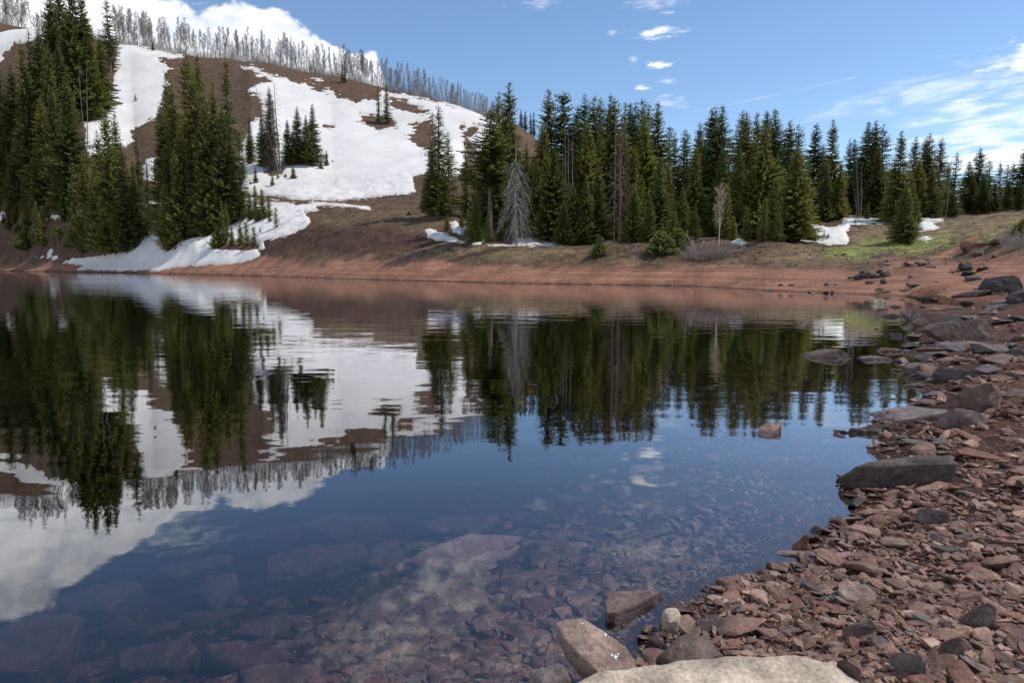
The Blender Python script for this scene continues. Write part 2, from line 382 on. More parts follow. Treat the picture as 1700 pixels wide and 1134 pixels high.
# ------------------------------------------------------------------ snow
SNOW = [
 [(-200,20),(0,38),(75,48),(85,60),(60,66),(35,72),(25,72),(10,85),(5,98),(-20,110),(-200,140)],
 [(195,70),(250,78),(308,92),(300,97),(262,94),(272,103),(285,112),(276,125),(278,140),(272,160),(265,180),(258,195),(240,203),(215,219),(222,235),(175,252),(143,262),(140,205),(175,190),(190,130)],
 [(238,262),(256,260),(256,300),(238,298)],
 [(416,112),(437,118),(470,129),(490,136),(505,138),(520,148),(542,156),(533,148),(548,147),(560,158),(575,166),(592,170),(600,166),(622,168),(634,150),(690,160),(760,176),(830,190),(830,215),(805,240),(790,262),(765,290),(740,300),(712,285),(700,318),(672,323),(640,325),(560,333),(500,331),(440,324),(395,320),(385,290),(400,250),(415,203),(436,196),(438,165),(436,160),(412,152),(424,138),(452,133),(430,126)],
 [(400,110),(420,110),(425,114),(402,113)], [(505,128),(535,132),(530,135),(508,132)],
 [(385,326),(440,328),(470,333),(505,337),(540,336),(580,338),(615,343),(612,347),(575,345),(540,341),(525,342),(528,348),(505,352),(517,368),(510,376),(490,386),(475,393),(445,398),(437,402),(440,412),(428,416),(432,423),(415,433),(390,438),(350,440),(290,445),(265,451),(215,449),(180,450),(125,448),(137,441),(103,437),(120,428),(165,424),(185,416),(210,416),(225,396),(262,384),(268,402),(275,418),(290,412),(300,395),(345,392),(362,385),(380,365),(400,355),(385,340)],
 [(703,380),(712,377),(735,385),(755,392),(772,402),(745,403),(725,400),(710,393)],
 [(747,370),(757,366),(775,380),(767,392),(752,385)], [(784,401),(800,402),(797,405),(785,405)],
 [(812,407),(850,404),(852,384),(870,382),(900,396),(943,406),(900,409),(860,409)], [(800,396),(812,396),(812,402),(800,402)],
 [(1330,366),(1350,372),(1378,378),(1400,372),(1396,361),(1424,360),(1475,366),(1478,371),(1440,372),(1412,376),(1405,385),(1412,398),(1405,406),(1360,404),(1325,400)],
 [(1526,366),(1545,368),(1563,378),(1540,384),(1522,386)], [(1528,361),(1572,365),(1560,368),(1528,366)], [(1520,398),(1535,391),(1548,395),(1538,401)],
 [(1215,397),(1225,394),(1240,401),(1232,406),(1212,405)], [(1150,375),(1168,378),(1178,393),(1148,392)],[(1240,368),(1258,370),(1258,384),(1242,384)],
 [(-20,362),(5,353),(18,358),(5,366)], [(74,364),(85,357),(110,352),(135,350),(165,352),(170,358),(120,360)], [(225,342),(250,332),(266,334),(264,340),(238,346)],
 [(58,427),(72,424),(78,428),(66,430)], [(76,420),(84,411),(90,414),(88,424),(102,427),(96,431),(78,429)]]
HOLES = [
 [(600,192),(615,192),(640,195),(656,203),(658,210),(630,213),(612,210)], [(648,161),(668,164),(690,175),(712,186),(700,189),(675,182),(650,178)],
 [(680,205),(700,206),(716,195),(722,215),(716,250),(700,247),(688,238),(675,230),(690,224),(693,214)], [(762,206),(770,208),(768,214)],
 [(770,225),(786,209),(792,212),(784,226),(772,228)], [(770,232),(776,230),(784,240),(794,242),(788,262),(772,300),(765,290),(775,262)], [(686,295),(712,285),(712,320),(690,318)],
 [(585,152),(592,155),(600,166),(590,168)], [(540,208),(552,210),(548,214),(538,211)], [(437,285),(455,270),(472,280),(468,290),(445,290)],
 [(434,406),(350,402),(348,412),(372,414),(430,415)],[(425,330),(500,334),(520,340),(490,338),(440,333)]]
SX, SY = polar(-42, 36, .09, 58, 470, .0045)
sh = SX.shape; SZ = height(SX.ravel(), SY.ravel())
px, py = to_pix(SX.ravel(), SY.ravel(), SZ)
mk = np.full(len(px), -1e9)
for P_ in SNOW: np.maximum(mk, -poly_sd(px, py, P_), out=mk)
hl = np.full(len(px), -1e9)
for P_ in HOLES: np.maximum(hl, -poly_sd(px, py, P_), out=hl)
mk = np.minimum(mk, -hl)
# snow right behind the crest lines must not double up on hidden ground: keep it off the far side of the mound
X1, Y1 = SX.ravel(), SY.ravel()
small = sstep(170, 240, Y1)
mk = mk + (3.2+4.2*small)*fbm(X1/3.0, Y1/2.0, 6, 40, .74) + 3.*small*(fbm(X1/9, Y1/5, 3, 41))
# streaks of bare ground in the upper right of the snowfield
strk = sstep(60, 0, np.hypot((px-735)/1.6, (py-205)*1.1))
mk = mk - 9*strk*np.clip(fbm(X1/14, Y1/3.0, 4, 55)*2.4-.15, 0, 2)
rim_ = sstep(3.5, .2, mk+1.5*fbm(X1/1.5, Y1/1.5, 3, 47))
tk = np.clip(mk*Y1/F*.55, -.8, .30) - .02 + .16*fbm(X1/8, Y1/8, 3, 44)*(mk > 1)*np.clip(mk/4, 0, 1) + 1.1*np.maximum(fbm(X1/22, Y1/30, 3, 46)+.1, 0)*np.clip((mk-4)/14, 0, 1)*sstep(160, 200, Y1)
tk = np.where(Y1 < 100, np.minimum(tk, .35), tk)
ms, t, b = mat('snow')
geo = t.node('ShaderNodeNewGeometry'); pos = geo.outputs['Position']
n1 = t.noise(pos, .06, 5, .6); n2 = t.noise(pos, 1.2, 5, .6); n3 = t.noise(t.scalev(pos, (.25, .25, 1.6)), 1, 5, .65)
c = t.mix(t.ramp(n1, .35, .7), (.66, .645, .62), (.58, .567, .55))
c = t.mix(t.math('MULTIPLY', t.ramp(n3, .52, .72), .35), c, (.50, .45, .40))
c = t.mix(t.math('MULTIPLY', t.ramp(n2, .60, .80), .25), c, (.45, .38, .32))
ra = t.node('ShaderNodeAttribute', attribute_name='rim'); rs = t.node('ShaderNodeSeparateColor'); t.put(rs.inputs[0], ra.outputs[0])
c = t.mix(t.math('MULTIPLY', rs.outputs[0], .55), c, (.36, .30, .25))
lit = t.math('MULTIPLY', t.ramp(t.noise(pos, 2.6, 4, .8), .64, .70), t.ramp(n1, .40, .62, .25, .9))
c = t.mix(lit, c, (.14, .10, .08))
t.put(b.inputs['Base Color'], c); b.inputs['Roughness'].default_value = .7; b.inputs['Specular IOR Level'].default_value = .2
t.put(b.inputs['Normal'], t.bump(t.math('ADD', n2, t.math('MULTIPLY', n1, 3)), .4, .25))
sco, sq, used = mesh_grid(SX, SY, (SZ+tk).reshape(sh), keep=(mk > -3).reshape(sh))
tag(link('snow', make_mesh('snow', sco, sq[:, ::-1], 4, [ms], {'rim': np.repeat(rim_[used][:, None], 3, 1)})), kind='structure')
del mk, hl, px, py, SX, SY, SZ

# ------------------------------------------------------------------ water
mw, t, b = mat('water'); t.n.remove(b)
outn = t.n['Material Output']; geo = t.node('ShaderNodeNewGeometry'); pos = geo.outputs['Position']
sz = t.node('ShaderNodeSeparateXYZ'); t.put(sz.inputs[0], pos)
rr = t.vmath('LENGTH', pos); ln_ = t.n[-1].outputs['Value']
# gentle swell, small ripples and a rougher wind band near the far shore
wa = t.noise(t.scalev(pos, (.55, 1.3, 0)), 1.0, 2, .5)
wb = t.noise(t.scalev(pos, (2.2, 5.5, 0)), 1.0, 3, .55)
wc = t.noise(t.scalev(pos, (9, 16, 0)), 1.0, 2, .5)
patch = t.ramp(t.noise(t.scalev(pos, (.03, .10, 0)), 1, 3, .5), .35, .68, .35, 1.25)
farr = t.ramp(sz.outputs[1], 22, 70, 0, 1)
amp = t.math('MULTIPLY', patch, t.math('ADD', .35, t.math('MULTIPLY', farr, 1.1)))
nearf = t.ramp(ln_, 3, 12, .35, 1)
h = t.math('ADD', t.math('MULTIPLY', wa, .008), t.math('MULTIPLY', t.math('MULTIPLY', wb, .0026), amp))
h = t.math('ADD', h, t.math('MULTIPLY', t.math('MULTIPLY', wc, .0004), amp))
h = t.math('MULTIPLY', h, nearf)
bn = t.bump(h, 1.0, 1.0)
fr = t.node('ShaderNodeFresnel'); fr.inputs['IOR'].default_value = 1.34; t.put(fr.inputs['Normal'], bn)
fac = t.math('MINIMUM', .94, t.math('MULTIPLY', 1.75, t.math('POWER', fr.outputs[0], .94)))
gl = t.node('ShaderNodeBsdfGlossy'); gl.inputs['Roughness'].default_value = 0.0; t.put(gl.inputs['Normal'], bn); gl.inputs['Color'].default_value = (.96, .96, .97, 1)
tr = t.node('ShaderNodeBsdfTransparent'); tr.inputs['Color'].default_value = (.93, .95, .95, 1)
mx = t.node('ShaderNodeMixShader'); t.put(mx.inputs[0], fac); t.l.new(tr.outputs[0], mx.inputs[1]); t.l.new(gl.outputs[0], mx.inputs[2])
t.l.new(mx.outputs[0], outn.inputs['Surface'])
va = t.node('ShaderNodeVolumeAbsorption'); va.inputs['Color'].default_value = (.52, .46, .50, 1); va.inputs['Density'].default_value = 1.35
t.l.new(va.outputs[0], outn.inputs['Volume'])
x0, x1, y0, y1 = -520, 60, -70, 262
bm = bmesh.new()
vs = [bm.verts.new(p) for p in [(x0,y0,0),(x1,y0,0),(x1,y1,0),(x0,y1,0),(x0,y0,-9),(x1,y0,-9),(x1,y1,-9),(x0,y1,-9)]]
for f in [(0,1,2,3),(7,6,5,4),(0,4,5,1),(1,5,6,2),(2,6,7,3),(3,7,4,0)]: bm.faces.new([vs[i] for i in f])
me = bpy.data.meshes.new('water'); bm.to_mesh(me); bm.free(); me.materials.append(mw)
tag(link('water', me), kind='structure')

# ------------------------------------------------------------------ tree materials
def foliage_mat(name, c0, c1):
    m, t, b = mat(name)
    oi = t.node('ShaderNodeObjectInfo'); at = t.node('ShaderNodeAttribute', attribute_name='tone')
    sp = t.node('ShaderNodeSeparateColor'); t.put(sp.inputs[0], at.outputs[0])
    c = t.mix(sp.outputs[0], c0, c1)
    hs = t.node('ShaderNodeHueSaturation'); t.put(hs.inputs['Color'], c)
    t.put(hs.inputs['Hue'], t.math('ADD', .485, t.math('MULTIPLY', oi.outputs['Random'], .03)))
    c = t.mix(1, hs.outputs[0], oi.outputs['Color'], 'MULTIPLY')
    t.put(b.inputs['Base Color'], c); b.inputs['Roughness'].default_value = .65; b.inputs['Specular IOR Level'].default_value = .25
    tl = t.node('ShaderNodeBsdfTranslucent'); t.put(tl.inputs[0], c)
    mx = t.node('ShaderNodeMixShader'); mx.inputs[0].default_value = .25
    t.l.new(b.outputs[0], mx.inputs[1]); t.l.new(tl.outputs[0], mx.inputs[2]); t.l.new(mx.outputs[0], t.n['Material Output'].inputs[0])
    return m
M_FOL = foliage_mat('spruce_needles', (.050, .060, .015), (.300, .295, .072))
def bark_mat(name, ca, cb, sc=3):
    m, t, b = mat(name); tc = t.node('ShaderNodeTexCoord'); n = t.noise(t.scalev(tc.outputs['Object'], (3, 3, .7)), sc, 5, .65)
    t.put(b.inputs['Base Color'], t.mix(t.ramp(n, .35, .65), ca, cb)); b.inputs['Roughness'].default_value = .9
    t.put(b.inputs['Normal'], t.bump(n, .6, .05)); return m
M_BARK = bark_mat('spruce_bark', (.07, .05, .038), (.16, .12, .095))
M_DEAD = bark_mat('dead_wood', (.20, .165, .14), (.36, .31, .27))
M_DEADR = bark_mat('red_dead_wood', (.13, .085, .07), (.24, .17, .14))
M_ASP = bark_mat('aspen_bark', (.13, .112, .097), (.27, .24, .21), 1.5)
M_ASPW = bark_mat('white_aspen_bark', (.42, .38, .30), (.66, .61, .50), 1.5)
M_TWIG = bark_mat('twigs', (.16, .14, .125), (.30, .27, .24))
M_BRUSH = bark_mat('brush_twigs', (.17, .145, .13), (.32, .28, .25))

# ------------------------------------------------------------------ tree meshes
def tube(path, radii, n=6):
    """tapered tube along a path: vertices and quads"""
    path = np.asarray(path, float); k = len(path)
    d = np.gradient(path, axis=0); d /= np.linalg.norm(d, axis=1)[:, None]+1e-9
    up = np.array([0, 0, 1.]) if abs(d[0, 2]) < .8 else np.array([1., 0, 0])
    u = np.cross(d, up); u /= np.linalg.norm(u, axis=1)[:, None]+1e-9; v = np.cross(d, u)
    a = np.linspace(0, 2*np.pi, n, endpoint=False)
    co = path[:, None]+(np.cos(a)[None, :, None]*u[:, None]+np.sin(a)[None, :, None]*v[:, None])*np.asarray(radii)[:, None, None]
    co = co.reshape(-1, 3); i = np.arange(k-1)[:, None]*n+np.arange(n)[None]; j = np.arange(k-1)[:, None]*n+(np.arange(n)+1)[None] % n
    q = np.stack([i, j, j+n, i+n], -1).reshape(-1, 4); return co, q
def merge(parts):
    co = []; q = []; o = 0
    for c, f in parts: co.append(c); q.append(f+o); o += len(c)
    return np.concatenate(co), np.concatenate(q)
def ribbon(p0, p1, w0, w1, rng):
    """thin twigs as three-sided slivers, all at once (N,3)->N*... quads"""
    d = p1-p0; L = np.linalg.norm(d, axis=1)[:, None]+1e-9; d = d/L
    r = rng.normal(size=d.shape); u = np.cross(d, r); u /= np.linalg.norm(u, axis=1)[:, None]+1e-9
    co = np.stack([p0-u*w0, p0+u*w0, p1+u*w1, p1-u*w1], 1).reshape(-1, 3)
    return co, np.arange(len(co)).reshape(-1, 4)

def spruce_mesh(seed, H=20., R=3.0, base=.04, power=.85, density=1.0, droop=.35, gaps=.15, size=1.0, lean=0.):
    """crown: whorls of limbs, each limb a spray of small needle-covered twigs"""
    rng = np.random.default_rng(seed)
    P0 = []; P1 = []; Wd = []; Tn = []; limbs = []
    z = H*base
    az0 = 0
    lobes = rng.uniform(0, 6.28, 3)
    while z < H*.985:
        f = (z-H*base)/(H*(1-base)); prof = (1-f)**power*(.86+.14*math.sin(f*14+seed))
        if f < .12: prof *= .70+2.5*f
        nb = int(rng.integers(6, 9)*density) if f < .9 else 4
        for k in range(nb):
            if rng.random() < gaps: continue
            a = az0+k*2*np.pi/nb+rng.normal(0, .25)
            L = R*prof*rng.uniform(.72, 1.15)*(1+.12*math.sin(3*a+lobes[0])+.08*math.sin(2*a+lobes[1]+z*.6))+.12
            z0 = z+rng.normal(0, .12)
            rise = .30 if f > .75 else .05
            ns = max(3, int(L/.13))
            s = np.linspace(0.1, 1, ns)
            dz = L*(rise*s+(.10-droop*(1-f*.6))*s**1.5+ .16*s**3)
            dx = np.array([math.cos(a), math.sin(a)])
            pt = np.stack([dx[0]*L*s, dx[1]*L*s, z0+dz], 1)
            if L > .6: limbs.append((np.array([0, 0, z0]), pt[ns//2], pt[-1], .02+.012*L))
            for side in (-1, 1, 0):
                tl = (.16+.34*L*.45*(1-s*.75))*rng.uniform(.6, 1.25, ns)*size
                tl = np.minimum(tl, .75)
                dirv = np.stack([dx[0]*(.75+0*s)-side*dx[1]*.85, dx[1]*(.75+0*s)+side*dx[0]*.85, -.28-.25*rng.random(ns)+(.5 if side == 0 else 0)], 1)
                dirv += rng.normal(0, .22, dirv.shape)
                dirv /= np.linalg.norm(dirv, axis=1)[:, None]
                p = pt+rng.normal(0, .05, pt.shape)
                P0.append(p); P1.append(p+dirv*tl[:, None]); Wd.append(.055+.10*tl*rng.uniform(.7, 1.4, ns))
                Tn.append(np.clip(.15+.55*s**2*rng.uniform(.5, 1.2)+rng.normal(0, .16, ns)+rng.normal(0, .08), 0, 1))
        z += rng.uniform(.24, .40)*(1 if f < .85 else .8)*(H/20)**.5; az0 += 1.1
    # leader
    P0 = np.concatenate(P0); P1 = np.concatenate(P1); Wd = np.concatenate(Wd)[:, None]; Tn = np.concatenate(Tn)
    d = P1-P0; d /= np.linalg.norm(d, axis=1)[:, None]+1e-9
    r = rng.normal(size=d.shape)+np.array([0, 0, 1.2]); u = np.cross(d, r); u /= np.linalg.norm(u, axis=1)[:, None]+1e-9
    m = (P0+P1)/2
    co = np.stack([P0, m+u*Wd, P1, m-u*Wd], 1)
    co[:, :, 0] += lean*co[:, :, 2]
    co = co.reshape(-1, 3)
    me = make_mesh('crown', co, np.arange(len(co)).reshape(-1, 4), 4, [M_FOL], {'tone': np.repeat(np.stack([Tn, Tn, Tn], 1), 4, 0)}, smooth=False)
    # trunk with its limbs
    zz = np.linspace(0, H, 12); tr = .013*H*(1-zz/H)**.9+.012
    tr[0] *= 1.35
    parts = [tube(np.stack([lean*zz+.03*np.sin(zz), .03*np.cos(zz*.8), zz], 1), tr, 8)]
    L0 = np.array([l[0] for l in limbs]); L1 = np.array([l[1] for l in limbs]); L2 = np.array([l[2] for l in limbs]); lw = np.array([l[3] for l in limbs])[:, None]
    for aa, bb, w0, w1 in ((L0, L1, 1, .6), (L1, L2, .6, .2)):
        c_, q_ = ribbon(aa, bb, lw*w0, lw*w1, rng); c_[:, 0] += lean*c_[:, 2]; parts.append((c_, q_))
    c_, q_ = merge(parts)
    mt = make_mesh('trunk', c_, q_, 4, [M_BARK])
    return me, mt

V = {}
V['broad'] = [spruce_mesh(11, 20, 5.9, .02, 1.0, 1.35, .30, .08), spruce_mesh(12, 20, 5.2, .03, .88, 1.3, .34, .10), spruce_mesh(13, 20, 6.2, .02, 1.05, 1.4, .28, .08), spruce_mesh(14, 20, 5.4, .03, .92, 1.3, .36, .14, 1, .012)]
V['tall'] = [spruce_mesh(21, 24, 5.2, .05, .95, 1.25, .34, .14), spruce_mesh(22, 24, 4.5, .08, .85, 1.2, .38, .18), spruce_mesh(23, 24, 5.6, .04, 1.0, 1.25, .32, .14, 1, -.012), spruce_mesh(24, 24, 4.3, .12, .78, 1.1, .40, .24), spruce_mesh(25, 24, 4.8, .06, .90, 1.2, .30, .20, 1.1)]
V['slim'] = [spruce_mesh(31, 20, 2.6, .03, .75, .9, .42, .24), spruce_mesh(32, 20, 2.2, .05, .68, .9, .45, .28)]
V['open'] = [spruce_mesh(41, 22, 4.2, .10, .80, .72, .30, .40), spruce_mesh(42, 22, 3.8, .18, .70, .72, .28, .42)]
V['high'] = [spruce_mesh(51, 24, 4.4, .42, .75, 1.0, .30, .20), spruce_mesh(52, 24, 4.0, .50, .72, .95, .30, .25)]
V['young'] = [spruce_mesh(61, 9, 1.9, .02, .85, 1.1, .18, .10, .85), spruce_mesh(62, 9, 2.2, .01, .80, 1.15, .22, .10, .9)]
V['sapling'] = [spruce_mesh(71, 4, 1.0, .03, .75, 1.0, .05, .15, .6), spruce_mesh(72, 4, .8, .05, .7, .9, .05, .25, .6)]
V['bush'] = [spruce_mesh(81, 4.2, 3.0, .0, .72, 1.4, .12, .16, 1.0), spruce_mesh(82, 4.0, 2.6, .0, .66, 1.4, .10, .18, 1.0), spruce_mesh(83, 4.4, 2.8, .0, .85, 1.3, .05, .2, 1.0)]
VH = {'broad': 20, 'tall': 24, 'slim': 20, 'open': 22, 'high': 24, 'young': 9, 'sapling': 4, 'bush': 4}

def empty(name, loc, rz=0):
    o = bpy.data.objects.new(name, None); COL.objects.link(o); o.location = loc; o.rotation_euler = (0, 0, rz)
    o.empty_display_size = .3; return o
RNG = random.Random(5)
ORD = ['first','second','third','fourth','fifth','sixth','seventh','eighth','ninth','tenth','eleventh','twelfth','thirteenth','fourteenth','fifteenth','sixteenth','seventeenth','eighteenth','nineteenth','twentieth']
def ordn(i):
    if i < 20: return ORD[i]
    tens = ['twenty','thirty','forty','fifty','sixty','seventy','eighty','ninety'][(i+1)//10-2]; r = (i+1) % 10
    return tens+'-'+ORD[r-1] if r else {'twenty':'twentieth','thirty':'thirtieth','forty':'fortieth','fifty':'fiftieth','sixty':'sixtieth','seventy':'seventieth','eighty':'eightieth','ninety':'ninetieth'}[tens]
PLACED = []
def tree(kind, px, top, base=None, Y=None, wf=1.0, tint=(1, 1, 1), lean=0, stand=None, label=None, group=None, i=None, name='spruce_tree', collect=None):
    """a conifer whose tip shows at photo pixel (px, top); it stands where sight line (px, base) meets the ground, or at depth Y"""
    if base is not None:
        g = on_ground(px, base)
        if g is None: g = (x_of(px, base, Y or 200), Y or 200, z_of(base, Y or 200))
        x, y, z = g
    else:
        y = Y; x = x_of(px, 400, y); z = hz(x, y)
    ztop = z_of(top, y); x = .5*(x+x_of(px, top, y))
    z = hz(x, y)
    Ht = max(ztop-z, .6)
    vs = V[kind]; vi_ = RNG.randrange(len(vs)) if i is None else i % len(vs); cm, tm = vs[vi_]
    s = Ht/VH[kind]
    if collect is not None:
        q = s**.75*wf*(1.12 if kind in ('tall', 'slim') and px > 790 else 1)*RNG.uniform(.92, 1.1)
        collect.append(((x, y, z-.12), RNG.uniform(0, 6.28), (q, q, s), kind, vi_)); return
    r = empty(name, (x, y, z-.12), RNG.uniform(0, 6.28))
    tilt = Vector((lean, 0)); r.rotation_euler = (RNG.gauss(0, .012), RNG.gauss(0, .012)+lean, r.rotation_euler[2])
    sxy = s**.75*wf*(1.12 if kind in ('tall', 'slim') and px > 790 else 1)*RNG.uniform(.92, 1.1)
    r.scale = (sxy, sxy, s)
    for nm, m in (('crown', cm), ('trunk', tm)):
        c = link(nm, m, r)
        if nm == 'crown': c.color = tuple(tint)+(1,)
    if label: tag(r, label, 'tree', group)
    PLACED.append(dict(o=r, px=px, stand=stand, h=Ht, tint=tint, kind=kind, top=top))
    return r
DK = (.74, .86, .78); MD = (1, 1.06, .95); OL = (1.28, 1.22, .85); BR = (1.7, 1.6, .95); BL = (.80, .98, 1.02); YG = (2.0, 1.85, .8)
